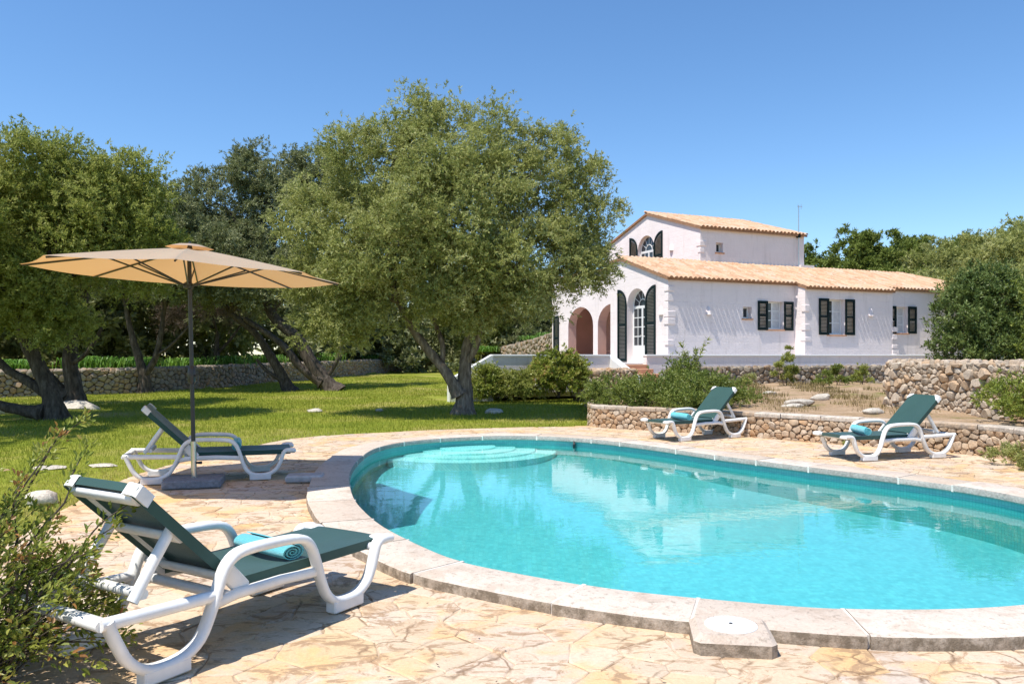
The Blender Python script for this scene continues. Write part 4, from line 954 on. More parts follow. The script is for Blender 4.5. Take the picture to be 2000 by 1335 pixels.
def ramp_wall(p0, p1, w, z0, z1, zb, name, parent, mat):
    d = Vector((p1[0] - p0[0], p1[1] - p0[1])).normalized(); n = Vector((-d.y, d.x)) * w / 2; vs = []
    for p, z in ((p0, z0), (p1, z1)):
        for s in (-1, 1): vs += [(p[0] + n.x * s, p[1] + n.y * s, zb), (p[0] + n.x * s, p[1] + n.y * s, z)]
    return MB().add(vs, [(0, 1, 3, 2), (4, 6, 7, 5), (0, 4, 5, 1), (2, 3, 7, 6), (1, 5, 7, 3), (0, 2, 6, 4)]).build(name, mat, parent)
ramp_wall((-3.29, -1.48), (-3.29, -3.10), .26, TZ, -.40, -1.0, 'stair_parapet', pl, M_FRAME); ramp_wall((-7.40, -1.60), (-8.75, -1.60), .22, TZ, -.45, -1.1, 'stair_parapet', pl, M_FRAME)

st = local_thing('front_steps', label='short flight of terracotta steps leading up to the arched door', cat='steps')
for i in range(5): MB().cbox((-3.15, -1.48 - .32 * (i + 1), -.9), (-2.05, -1.5 - .32 * i + .02, -.03 - .14 * i - .002), .012).build('step', M_SILL, st, smooth=True, angle=30)
def w2(s, d): v = HM @ Vector((s, d, 0)); return (v.x, v.y)
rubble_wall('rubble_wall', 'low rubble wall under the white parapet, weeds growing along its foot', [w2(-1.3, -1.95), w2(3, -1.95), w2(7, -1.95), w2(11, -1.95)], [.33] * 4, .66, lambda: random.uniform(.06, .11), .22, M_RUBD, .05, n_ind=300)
rubble_wall('rubble_wall', 'short rubble pillar wall beside the round green bush', [w2(-5.25, -2.6), w2(-5.15, -3.2), w2(-3.4, -3.25)], [.2] * 3, .78, lambda: random.uniform(.05, .10), .5, M_RUB, .05, n_ind=200, step=3)
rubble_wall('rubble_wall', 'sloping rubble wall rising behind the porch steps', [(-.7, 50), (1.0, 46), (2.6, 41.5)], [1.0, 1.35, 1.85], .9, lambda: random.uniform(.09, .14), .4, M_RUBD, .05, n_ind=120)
# two chairs under the porch
def porch_chair(x, y, rz, label):
    p = HM @ Vector((x, y, 0)); t = empty('chair', p, HA + rz, label=label, cat='chair', group='chairs under the porch')
    MB().cbox((-.22, -.22, .42), (.22, .22, .46), .015).build('seat', M_FRAME, t, smooth=True)
    for a in (-.19, .19):
        for b in (-.19, .19): MB().tube([(a, b, 0), (a * .95, b * .95, .43)], .018, 8).build('leg', M_FRAME, t, smooth=True)
    mb = MB(); mb.tube([(-.19, .2, .44), (-.2, .27, .9)], .017, 8); mb.tube([(.19, .2, .44), (.2, .27, .9)], .017, 8); mb.tube([(-.2, .27, .88), (.2, .27, .88)], .017, 8); mb.tube([(-.2, .25, .7), (.2, .25, .7)], .012, 8); mb.build('backrest', M_FRAME, t, smooth=True)
porch_chair(1.55, 6.85, R(100), 'white chair seen through the wider porch arch'); porch_chair(1.6, 5.1, R(80), 'white chair seen through the porch arch next to the door')

# ------------------------------------------------------------------ parasol
TILT = R(1.3)
um = empty('parasol', (-3.39, 8.50, .012), label='large beige octagonal parasol on a charcoal pole with granite foot', cat='parasol')
UMX = Matrix.Rotation(TILT, 4, 'Y') @ Matrix.Translation((-.085, 0, 0)); UMX = Matrix.Rotation(-TILT, 4, 'Y')
POLX = UMX.copy(); CAX = UMX @ Matrix.Translation((0, 0, 2.4)) @ Matrix.Rotation(TILT + R(2.1), 4, 'Y') @ Matrix.Translation((0, 0, -2.4))
MB().cbox((-.29, -.24, 0), (.29, .24, .085), .012, Matrix.Rotation(R(14), 4, 'Z')).build('base_slab', M_GRANITE, um, smooth=True, angle=30)
MB().tube([(0, 0, .08), (0, 0, .47)], .029, 16, M=UMX).build('base_tube', M_STEEL, um, smooth=True)
MB().tube([(.03, -.0, .24), (.085, -.01, .24)], [.012, .016], 8, M=UMX).build('clamp_knob', M_BLACK, um, smooth=True)
MB().tube([(0, 0, .46), (0, 0, 2.50)], .022, 14, M=UMX).build('pole', M_POLE, um, smooth=True)
MB().rings([[(math.cos(q) * r, math.sin(q) * r, z) for q in np.linspace(0, 2 * math.pi, 14, endpoint=False)] for r, z in ((.024, 1.08), (.042, 1.11), (.045, 1.2), (.036, 1.25), (.024, 1.27))], UMX).build('crank_housing', M_POLE, um, smooth=True)
MB().tube([UMX @ Vector(p) for p in ((.04, -.02, 1.17), (.085, -.05, 1.17), (.085, -.05, 1.11))], .009, 8).build('crank_handle', M_POLE, um, smooth=True)
RC, ZR, ZT = 1.585, 2.25, 2.53; UMX = CAX
ca = [R(-72 + 45 * k) for k in range(8)]
can = MB(); NS = 8
prof = lambda f: ZT - (ZT - ZR) * (f ** 1.12)
for k in range(8):
    a, b = ca[k], ca[(k + 1) % 8]; g = []
    for i in range(NS + 1):
        f = .07 + .93 * i / NS; row = []
        for j in range(7):
            s = j / 6; x = (math.cos(a) * (1 - s) + math.cos(b) * s) * RC * f; y = (math.sin(a) * (1 - s) + math.sin(b) * s) * RC * f
            sag = .022 * math.sin(math.pi * s) * math.sin(math.pi * min(1, f * 1.02)) + .014 * math.sin(math.pi * s) * f ** 3
            inn = 1 - .012 * math.sin(math.pi * s) * f; row.append((x * inn, y * inn, prof(f) - sag))
        g.append(row)
    vs = [UMX @ Vector(p) for r in g for p in r]; can.add(vs, [(i * 7 + j, i * 7 + j + 1, (i + 1) * 7 + j + 1, (i + 1) * 7 + j) for i in range(NS) for j in range(6)])
cm = can.build('canopy', M_CANOPY, um, smooth=True, angle=12)
vt = MB(); vs = [UMX @ Vector((0, 0, ZT + .050))]
for f, z in ((.08, ZT + .034), (.155, ZT + .000)): vs += [UMX @ Vector((math.cos(q) * RC * f, math.sin(q) * RC * f, z)) for q in ca]
vt.add(vs, [(0, 1 + i, 1 + (i + 1) % 8) for i in range(8)] + [(1 + i, 9 + i, 9 + (i + 1) % 8, 1 + (i + 1) % 8) for i in range(8)]); vt.build('vent_cap', M_CANOPY, cm)
MB().tube([(0, 0, 2.47), (0, 0, 2.52), (0, 0, 2.60)], [.03, .03, .012], 10, M=UMX).build('finial', M_POLE, um, smooth=True)
MB().rings([[(math.cos(q) * r, math.sin(q) * r, z) for q in np.linspace(0, 2 * math.pi, 14, endpoint=False)] for r, z in ((.024, 2.09), (.05, 2.10), (.05, 2.15), (.024, 2.17))], UMX).build('runner_hub', M_POLE, um, smooth=True)
for q in ca:
    rb = MB(); rb.tube([UMX @ Vector((math.cos(q) * RC * f, math.sin(q) * RC * f, prof(f) - .018)) for f in (.02, .25, .5, .75, .985)], .0105, 6); r_ = rb.build('rib', M_POLE, um, smooth=True)
    MB().tube([UMX @ Vector((math.cos(q) * .05, math.sin(q) * .05, 2.13)), UMX @ Vector((math.cos(q) * RC * .5, math.sin(q) * RC * .5, prof(.5) - .03))], .009, 6).build('strut', M_POLE, r_, smooth=True)

# ------------------------------------------------------------------ sun loungers (local x from foot end to head end)
def make_lounger(label):
    t = empty('sun_lounger', (0, 0, 0), label=label, cat='sun lounger', group='sun loungers round the pool')
    YS = .315
    path = [(-.02, .315), (.07, .318), (.115, .29), (.15, .20), (.20, .115), (.29, .062), (.40, .052), (.49, .066), (.555, .115), (.60, .20), (.635, .30), (.675, .385), (.735, .437), (.83, .455), (1.0, .462), (1.14, .462), (1.225, .445), (1.285, .395), (1.325, .31), (1.37, .21), (1.43, .115), (1.52, .065), (1.63, .052), (1.73, .066), (1.815, .125), (1.865, .205), (1.90, .275), (1.915, .315)]
    path = [tuple(p) for p in crom(path, 3)]
    for s in (-1, 1):
        mb = MB(); mb.ribbon(path, s * YS, .070, .044); o = mb.build('side_frame', M_PLASTIC, t, smooth=True, angle=50)
        MB().ribbon([tuple(p) for p in crom([(1.945, .305), (1.75, .298), (1.5, .29), (1.31, .285)], 3)], s * (YS - .004), .056, .05).build('lower_rail', M_PLASTIC, o, smooth=True, angle=50)
        MB().ribbon([(.60, .245), (.9, .262), (1.2, .262), (1.33, .245)], s * (YS - .012), .04, .05).build('seat_rail', M_PLASTIC, o, smooth=True, angle=50)
        for xa, xb in ((.265, .52), (1.50, 1.75)): MB().cbox((xa, s * YS - .036, 0), (xb, s * YS + .036, .066), .008).build('foot_block', M_PLASTIC, o, smooth=True, angle=30)
        MB().cbox((-.035, s * .268 - .058, .285), (.085, s * .268 + .058, .332), .015).build('corner_cap', M_PLASTIC, t, smooth=True, angle=40)
    for x, z, w in ((1.925, .300, .075), (1.25, .265, .055), (.12, .285, .04)): MB().ribbon([(-.31, 0), (.31, 0)], 0, w, .042, Matrix.Translation((x, 0, z)) @ Matrix.Rotation(R(90), 4, 'Z')).build('cross_bar', M_PLASTIC, t, smooth=True, angle=50)
    # sling of the seat: slightly dished cloth wrapped round its rails
    def sling(name, L, w, sag, M, thick=.05, n=12, m=9, taper=0):
        top = []; 
        for i in range(n + 1):
            u = i / n; row = []
            for j in range(m):
                v = j / (m - 1) * 2 - 1; ww = w * (1 - taper * max(0, u - .86) / .14)
                e = 1 - abs(v) ** 6; z = -sag * (1 - v * v) * math.sin(math.pi * min(1, max(0, u))) ** .5 - (1 - e) * .012
                row.append((u * L, v * ww, z))
            top.append(row)
        mb = MB(); vs = [M @ Vector(p) for r in top for p in r] + [M @ Vector((p[0], p[1] * .985, p[2] - (thick if j in (0, m - 1) else (thick * .8 if i in (0, n) else .006)))) for i, r in enumerate(top) for j, p in enumerate(r)]; N = (n + 1) * m
        fs = [(i * m + j, i * m + j + 1, (i + 1) * m + j + 1, (i + 1) * m + j) for i in range(n) for j in range(m - 1)] + [(N + i * m + j, N + (i + 1) * m + j, N + (i + 1) * m + j + 1, N + i * m + j + 1) for i in range(n) for j in range(m - 1)]
        for i in range(n): fs += [(i * m, (i + 1) * m, N + (i + 1) * m, N + i * m), (i * m + m - 1, N + i * m + m - 1, N + (i + 1) * m + m - 1, (i + 1) * m + m - 1)]
        for j in range(m - 1): fs += [(j, N + j, N + j + 1, j + 1), (n * m + j, n * m + j + 1, N + n * m + j + 1, N + n * m + j)]
        return mb.add(vs, fs).build(name, M_SLING, t, smooth=True, angle=60)
    sling('seat', 1.14, .272, .038, Matrix.Translation((.03, 0, .334)), .052)
    BA = R(41); BM = Matrix.Translation((1.165, 0, .322)) @ Matrix.Rotation(-BA, 4, 'Y'); BL = .755
    bk = sling('backrest', BL - .004, .262, .020, BM @ Matrix.Translation((0, 0, .03)), .052, taper=.0)
    mb = MB()
    for s in (-1, 1): mb.ribbon([(-.02, 0), (BL * .5, 0), (BL - .02, 0)], s * .232, .038, .030, BM)
    for x in (.05, .40, BL - .05): mb.ribbon([(-.235, 0), (.235, 0)], 0, .06, .03, BM @ Matrix.Translation((x, 0, -.024)) @ Matrix.Rotation(R(90), 4, 'Z'))
    mb.build('back_frame', M_PLASTIC, t, smooth=True, angle=50)
    for s in (-1, 1):
        c = MB(); x0 = BL - .095; yy = .272 * s
        pr = [(x0 + .0, yy), (BL + .002, s * .185), (BL + .006, s * .215), (BL + .0, s * .255), (BL - .014, s * .270), (x0, s * .271)]
        c.rings([[(a, b, -.028) for a, b in pr], [(a, b, .026) for a, b in pr], [(a - .006, b * .985, .034) for a, b in pr]], BM); c.build('corner_cap', M_PLASTIC, bk, smooth=True, angle=40)
        MB().ribbon([(-.09, -.005), (.08, .006)], s * .285, .03, .09, BM @ Matrix.Translation((.03, 0, -.015))).build('hinge_plate', M_PLASTIC, t, smooth=True, angle=50)
    # folding prop behind the back
    a0 = BM @ Vector((.45, 0, -.03)); p1 = Vector((1.72, 0, .33)); pr = MB()
    for s in (-1, 1): pr.ribbon([(a0.x - .01, a0.z + .012), ((a0.x + p1.x) / 2, (a0.z + p1.z) / 2 + .004), (p1.x, p1.z)], s * .215, .055, .045)
    pr.ribbon([(-.215, 0), (.215, 0)], 0, .05, .042, Matrix.Translation((1.66, 0, .35)) @ Matrix.Rotation(R(90), 4, 'Z')); pr.build('back_prop', M_PLASTIC, t, smooth=True, angle=50)
    return t
LL = ['white resin lounger with green sling closest to the camera, its back to the leafy bush', 'lounger with green sling standing behind the parasol pole at the lawn edge', 'lounger with green sling and rolled towel in front of the bush covered retaining wall', 'lounger with green sling and raised back below the tall boulder wall']
protoL = make_lounger(LL[0])
# (point under the middle of the foot end, heading from foot end to head end in degrees)
SPOTS = [(-1.0, 4.84, -121.5), (-2.57, 9.30, 198), (2.33, 12.97, 30), (4.27, 10.68, 16)]
LOU = []
for i, (x, y, a) in enumerate(SPOTS):
    o = protoL if i == 0 else copy_tree(protoL); o.scale = (.90, 1, 1); o.location = (x, y, .012); o.rotation_euler = (0, 0, R(a)); o['label'] = LL[i]; LOU.append(o)
def towel(label, i, x, y, rz, r=.060, L=.48, squash=1.0):
    """towel rolled up: a spiral sheet with thickness"""
    mb = MB(); n = 52; turns = 3.2; m = 10; rs = []
    for k in range(m + 1):
        ww = (k / m - .5) * L; row = []
        jit = random.uniform(-.003, .003); end = 1 - .06 * (abs(k / m - .5) * 2) ** 4
        for q in range(n + 1):
            a = q / n * turns * 2 * math.pi; rr = (.010 + (r - .010) * q / n) * end; row.append((ww + jit, math.cos(a) * rr, math.sin(a) * rr * squash))
        for q in range(n, -1, -1):
            a = q / n * turns * 2 * math.pi; rr = (.010 + (r - .010) * q / n - .009) * end; row.append((ww + jit, math.cos(a) * rr, math.sin(a) * rr * squash))
        rs.append(row)
    mb.rings(rs, cap=False)
    nn = len(rs[0]); last = m * nn
    for b in (0, last): mb.f += [(b + q, b + q + 1, b + nn - 2 - q, b + nn - 1 - q) for q in range(n)]
    o = mb.build('towel', M_TOWEL, None, smooth=True, angle=70); tag(o, label, 'towel', 'turquoise towels on the loungers')
    p = LOU[i]; A = p.rotation_euler.z; o.location = (p.location.x + math.cos(A) * x * .9 - math.sin(A) * y, p.location.y + math.sin(A) * x * .9 + math.cos(A) * y, .334 + .012 + r * squash - .02); o.rotation_euler = (0, 0, A + rz); return o
towel('rolled turquoise towel lying across the seat of the closest lounger', 0, .70, .01, R(82), .078, .46, .60); towel('rolled turquoise towel on the lounger behind the parasol pole', 1, .68, -.02, R(90)); towel('rolled turquoise towel on the lounger before the bush', 2, .62, .0, R(82)); towel('rolled turquoise towel on the lounger below the boulder wall', 3, .56, .02, R(72))

# ------------------------------------------------------------------ trees
def lb(*rows): return rows
G1 = 'wild olive trees of the garden'
nearer = lambda rows: [(r[0] * .95, r[1] - 1.0, 1.4 + (r[2] - 1.4) * .95) + tuple(q * .95 for q in r[3:]) for r in rows]
tree('olive_tree', 'big rounded wild olive tree with forked pale trunk in the middle of the lawn', (-1.21 * .95, 18.8, .05), [ (nearer(p_), a_ * .95, b_ * .95) for p_, a_, b_ in [
    ([(-1.2, 19.8, -.1), (-1.18, 19.8, .5), (-1.16, 19.8, 1.1), (-1.05, 19.85, 1.9), (-.75, 19.9, 2.8)], .215, .10),
    ([(-1.3, 19.75, .42), (-1.62, 19.7, .95), (-2.05, 19.65, 1.5), (-2.45, 19.6, 2.05), (-2.9, 19.5, 3.0)], .14, .08),
    ([(-1.75, 19.72, 1.15), (-1.72, 19.8, 1.6), (-1.95, 20.0, 2.3), (-2.1, 20.2, 3.1)], .075, .05),
    ([(-1.12, 19.75, 1.2), (-.85, 19.6, 1.7), (-.75, 19.4, 2.3), (-.4, 19.2, 3.0)], .09, .06)]],
    nearer(lb((-1.53, 19.8, 6.45, 1.66, 1.7, 1.55), (-3.2, 20.0, 5.95, 1.75, 1.7, 1.6), (.72, 19.8, 5.6, 1.5, 1.5, 1.25), (-4.45, 19.7, 4.6, 1.4, 1.4, 1.4), (1.45, 19.6, 4.7, 1.2, 1.2, 1.1), (-1.4, 18.5, 4.8, 1.9, 1.5, 1.5), (-3.0, 18.6, 3.7, 1.7, 1.5, 1.2), (.25, 18.7, 3.55, 1.7, 1.4, 1.2), (-4.45, 19.4, 2.75, 1.15, 1.2, 1.1), (1.55, 19.3, 3.5, 1.05, 1.0, .75), (-1.3, 18.9, 2.75, 1.3, 1.1, .8), (-3.5, 19.2, 2.4, 1.15, 1.1, .75), (-1.4, 20.5, 4.5, 2.2, 1.3, 1.9), (-.2, 20.1, 2.7, 1.2, .9, .8))),
    480000, .088, .030, LEAF['olive'], .30, G1, low=-.8, up=.3, sub=11, bark=PALE_BARK)
tree('olive_tree', 'broad leaning olive tree with hanging sunlit foliage behind the parasol, nearest the left lounger', (-9.98, 17.3, 0), [
    ([(-9.9, 17.3, -.1), (-10.0, 17.3, .5), (-10.25, 17.3, 1.1), (-10.45, 17.2, 1.7), (-10.4, 17.1, 2.6)], .21, .11),
    ([(-10.15, 17.35, .55), (-10.6, 17.4, .85), (-11.1, 17.4, 1.15), (-11.7, 17.4, 1.9)], .11, .07),
    ([(-10.1, 17.2, .15), (-10.7, 17.1, .25), (-11.3, 17.0, .45), (-12.0, 17.0, .8)], .12, .08)],
    lb((-10.7, 17.3, 5.25, 1.5, 1.5, 1.15), (-9.2, 17.5, 4.85, 1.35, 1.4, 1.05), (-8.25, 17.8, 4.15, .9, 1.0, .95), (-10.9, 16.3, 4.1, 1.3, 1.2, 1.2), (-9.4, 16.7, 3.75, 1.2, 1.2, .95), (-10.3, 16.3, 2.55, 1.25, 1.0, .85), (-9.55, 16.7, 2.1, .7, .7, .55), (-12.1, 17.3, 4.6, 1.5, 1.5, 1.6), (-8.2, 17.6, 3.2, .65, .8, .6), (-11.6, 16.6, 2.6, 1.1, 1.0, .9), (-10.2, 18.6, 4.2, 1.8, 1.3, 1.4)),
    265000, .093, .034, LEAF['bright'], .30, G1, low=-.8, sub=10)
tree('olive_tree', 'dark twin stemmed olive tree beside the grey boulders, just behind the nearest leaning one', (-11.5, 20.8, .1), [
    ([(-11.4, 20.8, 0), (-11.45, 20.8, .6), (-11.55, 20.8, 1.3), (-11.4, 20.8, 2.2), (-11.2, 20.9, 3.0)], .24, .12),
    ([(-11.6, 20.75, .3), (-12.1, 20.7, .9), (-12.6, 20.7, 1.5), (-12.9, 20.7, 2.4)], .14, .08), ([(-11.4, 20.7, 1.2), (-11.0, 20.6, 1.45), (-10.6, 20.6, 2.1)], .06, .04)],
    lb((-12.4, 20.8, 4.2, 1.7, 1.6, 1.4), (-10.8, 21.0, 3.9, 1.3, 1.3, 1.2), (-13.6, 20.6, 5.2, 1.7, 1.6, 1.4), (-11.6, 21.4, 5.4, 1.5, 1.4, 1.1), (-13.6, 20.2, 3.2, 1.3, 1.2, .9)), 100000, .105, .04, LEAF['dark'], .32, G1, sub=8)
tree('olive_tree', 'slim forked tree standing against the sunlit part of the boundary wall', (-12.75, 27.7, .12), [
    ([(-12.75, 27.7, 0), (-12.8, 27.7, .6), (-12.95, 27.7, 1.2), (-13.2, 27.7, 2.0), (-13.4, 27.7, 2.9)], .22, .08), ([(-12.78, 27.7, .7), (-12.4, 27.7, 1.3), (-12.2, 27.7, 2.2), (-12.1, 27.7, 3.0)], .13, .07), ([(-12.35, 27.7, 1.4), (-11.8, 27.6, 1.75), (-11.2, 27.6, 2.4)], .06, .04)],
    lb((-12.4, 27.7, 6.2, 1.6, 1.6, 1.5), (-13.6, 27.6, 4.3, 1.6, 1.5, 1.3), (-11.7, 27.4, 4.3, 1.4, 1.4, 1.2), (-10.8, 27.6, 5.2, 1.3, 1.3, 1.2), (-13.9, 27.6, 5.6, 1.3, 1.3, 1.2)), 85000, .12, .046, LEAF['dark'], .34, G1, sub=8)
tree('olive_tree', 'olive tree just outside the picture whose shadow lies across the lawn', (-12.2, 12.6, 0), [([(-12.2, 12.6, -.1), (-12.0, 12.6, 1.0), (-11.6, 12.5, 2.4)], .22, .12)],
    lb((-11.0, 12.4, 4.9, 1.8, 1.8, 1.3), (-12.8, 12.9, 5.2, 1.8, 1.8, 1.4), (-10.5, 13.6, 3.9, 1.3, 1.3, 1.0), (-11.6, 11.2, 3.9, 1.5, 1.3, 1.1), (-10.9, 14.2, 5.4, 1.3, 1.3, 1.0)), 60000, .13, .05, LEAF['bright'], .32, G1, low=-.8, sub=8)
dk_l = lb((-9.3, 30.8, 8.35, 1.9, 1.8, 1.35), (-7.6, 31.3, 8.5, 1.4, 1.5, 1.2), (-11.3, 31, 7.2, 2.0, 1.8, 1.5), (-8.6, 29.9, 6.5, 2.1, 1.6, 1.8), (-10.8, 30.2, 5.3, 2.0, 1.6, 1.5), (-12.9, 30.8, 6.3, 1.5, 1.5, 1.4), (-7.6, 29.8, 4.6, 1.5, 1.4, 1.3))
tree('olive_tree', 'tall grey green tree whose trunk leans left, by the middle of the boundary wall', (-6.45, 28.4, .12), [
    ([(-6.3, 28.4, 0), (-6.7, 28.4, .5), (-7.2, 28.4, 1.2), (-7.7, 28.5, 2.0), (-8.7, 28.8, 2.9), (-9.4, 29.4, 4.2)], .30, .15), ([(-6.75, 28.35, .45), (-7.5, 28.3, .95), (-8.2, 28.3, 1.8), (-9.6, 28.6, 2.7)], .17, .09), ([(-6.6, 28.4, .6), (-6.2, 28.4, 1.3), (-5.9, 28.4, 2.6)], .08, .05)],
    dk_l, 180000, .124, .045, LEAF['dark'], .34, G1, up=.4, sub=9)
tree('olive_tree', 'dark low forked tree leaning left in the shade beside the tall grey green one', (-8.1, 28.8, .12), [
    ([(-8.0, 28.8, 0), (-8.3, 28.8, .6), (-8.7, 28.8, 1.3), (-9.3, 28.8, 2.2), (-10.2, 28.9, 2.9)], .22, .10), ([(-8.2, 28.7, .45), (-8.8, 28.7, .8), (-9.2, 28.7, 1.25)], .08, .05)],
    lb((-10.0, 28.8, 3.7, 1.4, 1.3, 1.0), (-8.7, 28.8, 4.0, 1.3, 1.2, 1.0), (-11.2, 29, 3.9, 1.2, 1.2, .9)), 55000, .115, .044, LEAF['dark'], .45, G1)
tree('bare_tree', 'brown twiggy half bare tree beyond the boundary wall, right of the parasol pole', (-12.3, 33, .9), [
    ([(-12.2, 33, .8), (-12.25, 33, 1.5), (-12.2, 33, 2.3)], .14, .08), ([(-12.2, 33, 1.5), (-11.7, 33, 2.0), (-11.2, 33, 2.7)], .07, .04)],
    lb((-12.4, 32.6, 3.4, 1.5, 1.2, 1.0), (-13.4, 32.8, 3.1, 1.0, 1.0, .9), (-11.4, 32.8, 3.5, 1.2, 1.1, .9)), 26000, .22, .012, LEAF['twig'], .6, None, inner=.5)
# woodland behind the wall: every crown its own tree
bgspec = [(-27, 27, 7.6, 'dark'), (-21.5, 30, 7.2, 'bright'), (-17.5, 33, 6.4, 'dark'), (-22, 40, 8.0, 'dark'), (-16.0, 42, 7.4, 'dark'), (-12.0, 46, 7.0, 'olive'), (-9.4, 51, 6.6, 'dark'), (-6.0, 66, 7.4, 'dark'), (-1.9, 53, 6.0, 'olive'), (.9, 52, 6.4, 'dark'), (3.6, 53, 6.8, 'dark'), (-14.5, 37.5, 5.2, 'olive'), (-3.6, 62, 7.6, 'dark'), (6.5, 58, 7.0, 'dark')]
kinds = {'dark': 'dark evergreen', 'bright': 'fresh green', 'olive': 'dusty olive green'}
place = ['at the far left end', 'behind the first leaning trunks', 'behind the twin stemmed tree', 'deep in the wood behind the parasol', 'rising behind the slim forked tree', 'over the sunny strap leaved plants', 'between the tall tree and the pale wall', 'behind the leaning trunk bases', 'seen below the big tree crown', 'right behind the forked pale trunk', 'next to the villa porch', 'low beyond the boundary wall', 'farthest back in the gap', 'hidden by the villa corner']
for i, (x, y, h, k) in enumerate(bgspec):
    z0 = float(ground_h(x, y)); r = h * .30; q = lambda s: random.uniform(-s, s)
    tree('woodland_tree', f'{kinds[k]} woodland tree {place[i]}', (x, y, z0), [([(x, y, z0 - .1), (x + q(.3), y, z0 + 1.1), (x + q(.6), y, z0 + h * .42)], .17, .09)],
        [(x + q(.4), y, z0 + h * .74, r, r, h * .24), (x - r * .8, y + q(.5), z0 + h * .55, r * .85, r * .85, h * .22), (x + r * .8, y - q(.5), z0 + h * .55, r * .85, r * .85, h * .22), (x + q(.5), y - r * .7, z0 + h * .42, r * .9, r * .7, h * .2), (x + q(1), y - r * .5, z0 + h * .25, r * .8, r * .6, h * .14)],
        15000, .32, .14, LEAF[k], .7, 'woodland trees behind the boundary wall', twigs=1)
ug = []
for i in range(190):
    f = random.random(); x = -34 + 44 * f; wy = float(np.interp(x, [p[0] for p in FARWALL], [p[1] for p in FARWALL])) if x < -3 else 52
    y = max(wy, 27) + random.uniform(4, 15) if x < -3 else random.uniform(50, 66); ug.append((x, y, float(ground_h(x, y)) + random.uniform(.3, 2.4), random.uniform(1.6, 2.8), 1.4, random.uniform(.9, 1.9)))
ug += [(-13.0 + .5 * i, 49 + (i * 7 % 5), 1.2 + .9 * (i % 3), 1.7, 1.3, 1.3) for i in range(16)]
P_, D_, T_, O_ = crown_points(ug, 170000, .8, per_clump=130); link('undergrowth', quads_mesh('undergrowth', leaf_arrays(P_, D_, .36 * rng.uniform(.6, 1.2, len(P_)), .23), T_, LEAF['dark']), kind='stuff')
# right: pines behind the villa and wild olives beyond the tall wall
for i, (x, y, h, r, lab) in enumerate([(20.6, 49, 9.0, 2.7, 'round bright green pine just behind the far end of the upper roof'), (23.9, 50, 9.0, 2.5, 'second round pine rising over the long lower roof'), (26.5, 53, 9.2, 2.6, 'pine over the right half of the lower roof'), (29.0, 50, 8.7, 2.2, 'pine between the roof end and the grey olives'), (18.0, 55, 9.4, 2.4, 'pine mostly hidden by the upper storey'), (22.0, 47, 8.6, 2.5, 'pine filling the gap between the first two round pines'), (25.0, 47, 7.8, 2.3, 'lower pine over the middle of the long roof'), (27.6, 46, 8.0, 2.3, 'lower pine over the hipped roof end'), (32.0, 55, 9.6, 2.6, 'pine at the far right of the row')]):
    tree('pine_tree', lab, (x, y, .4), [([(x, y, .3), (x + .2, y, 3), (x, y, h * .6)], .2, .1)], [(x, y, h - 1.5, r * .95, r * .9, 1.5), (x - r * .55, y, h - 2.6, r * .75, r * .75, 1.4), (x + r * .55, y - .4, h - 2.5, r * .75, r * .75, 1.4), (x, y - r * .6, h - 3.2, r * .8, r * .6, 1.2), (x - .8, y - r * .5, h - 4.6, r * .8, r * .6, 1.3), (x + .8, y - r * .4, h - 4.8, r * .8, r * .6, 1.3)],
        31000, .25, .098, LEAF['pine'], .34, 'pines behind the villa', twigs=1, sub=7)
for i, (x, y, h, r, lab) in enumerate([(20.2, 33, 6.4, 2.0, 'highest grey green olive at the picture edge behind the big shrub'), (18.7, 29.5, 4.5, 1.4, 'low light olive just behind the big dark shrub'), (22.6, 34, 7.2, 2.4, 'grey green olive partly outside the picture'), (23.6, 45, 7.9, 2.3, 'feathery olive beyond the hipped roof end'), (27.2, 46, 8.9, 2.5, 'tall olive farther back above the big dark shrub'), (31.2, 46, 9.7, 2.6, 'tallest olive far back at the picture edge'), (20.6, 39, 5.6, 1.7, 'rounded olive close behind the hipped roof end')]):
    tree('olive_tree', lab, (x, y, .4), [([(x, y, .3), (x + .2, y, 1.6), (x, y, h * .55)], .17, .09)], [(x, y, h - 1.3, r * .9, r * .9, 1.3), (x - r * .6, y - .3, h - 2.3, r * .7, r * .7, 1.2), (x + r * .6, y - .3, h - 2.2, r * .7, r * .7, 1.2), (x, y - r * .7, h - 2.9, r * .8, r * .6, 1.1), (x - .7, y - r * .5, h - 4.0, r * .8, r * .6, 1.0)],
        33000, .175, .058, LEAF['olive'], .36, 'wild olives on the right', twigs=1, sub=8)

# ------------------------------------------------------------------ shrubs and plants
def shrub(name, label, base, lobes, n, L, Wd, mat, clump, cat='shrub', group=None, stems=7, sr=.014, flowers=None, **kw):
    t = empty(name, base, label=label, cat=cat, group=group); B = Vector(base); mb = MB()
    for i in range(stems):
        l = lobes[i % len(lobes)]; d = rnd_dir(1)[0]; q = Vector((l[0] + d[0] * l[3] * .8, l[1] + d[1] * l[4] * .8, l[2] + abs(d[2]) * l[5] * .8))
        p0 = B + Vector((random.uniform(-.2, .2) * l[3], random.uniform(-.2, .2) * l[4], -.03)); pp = wobble(p0, q, 5, .06); mb.tube([p - B for p in pp], [sr * (1 - .14 * k) for k in range(6)], 6)
    mb.build('stem', BARK, t, smooth=True, angle=80); make_crown(t, 'foliage', lobes, n, L, Wd, mat, clump, **kw)
    if flowers:
        P, D, tone, _o = crown_points(lobes, flowers, .1, per_clump=14, inner=0, low=-.1); V = leaf_arrays(P, D, rng.uniform(.03, .06, flowers), rng.uniform(.03, .05, flowers)) - np.array(base); link('flower', quads_mesh('flower', V, tone, LEAF['flower']), t, kind='stuff')
    return t
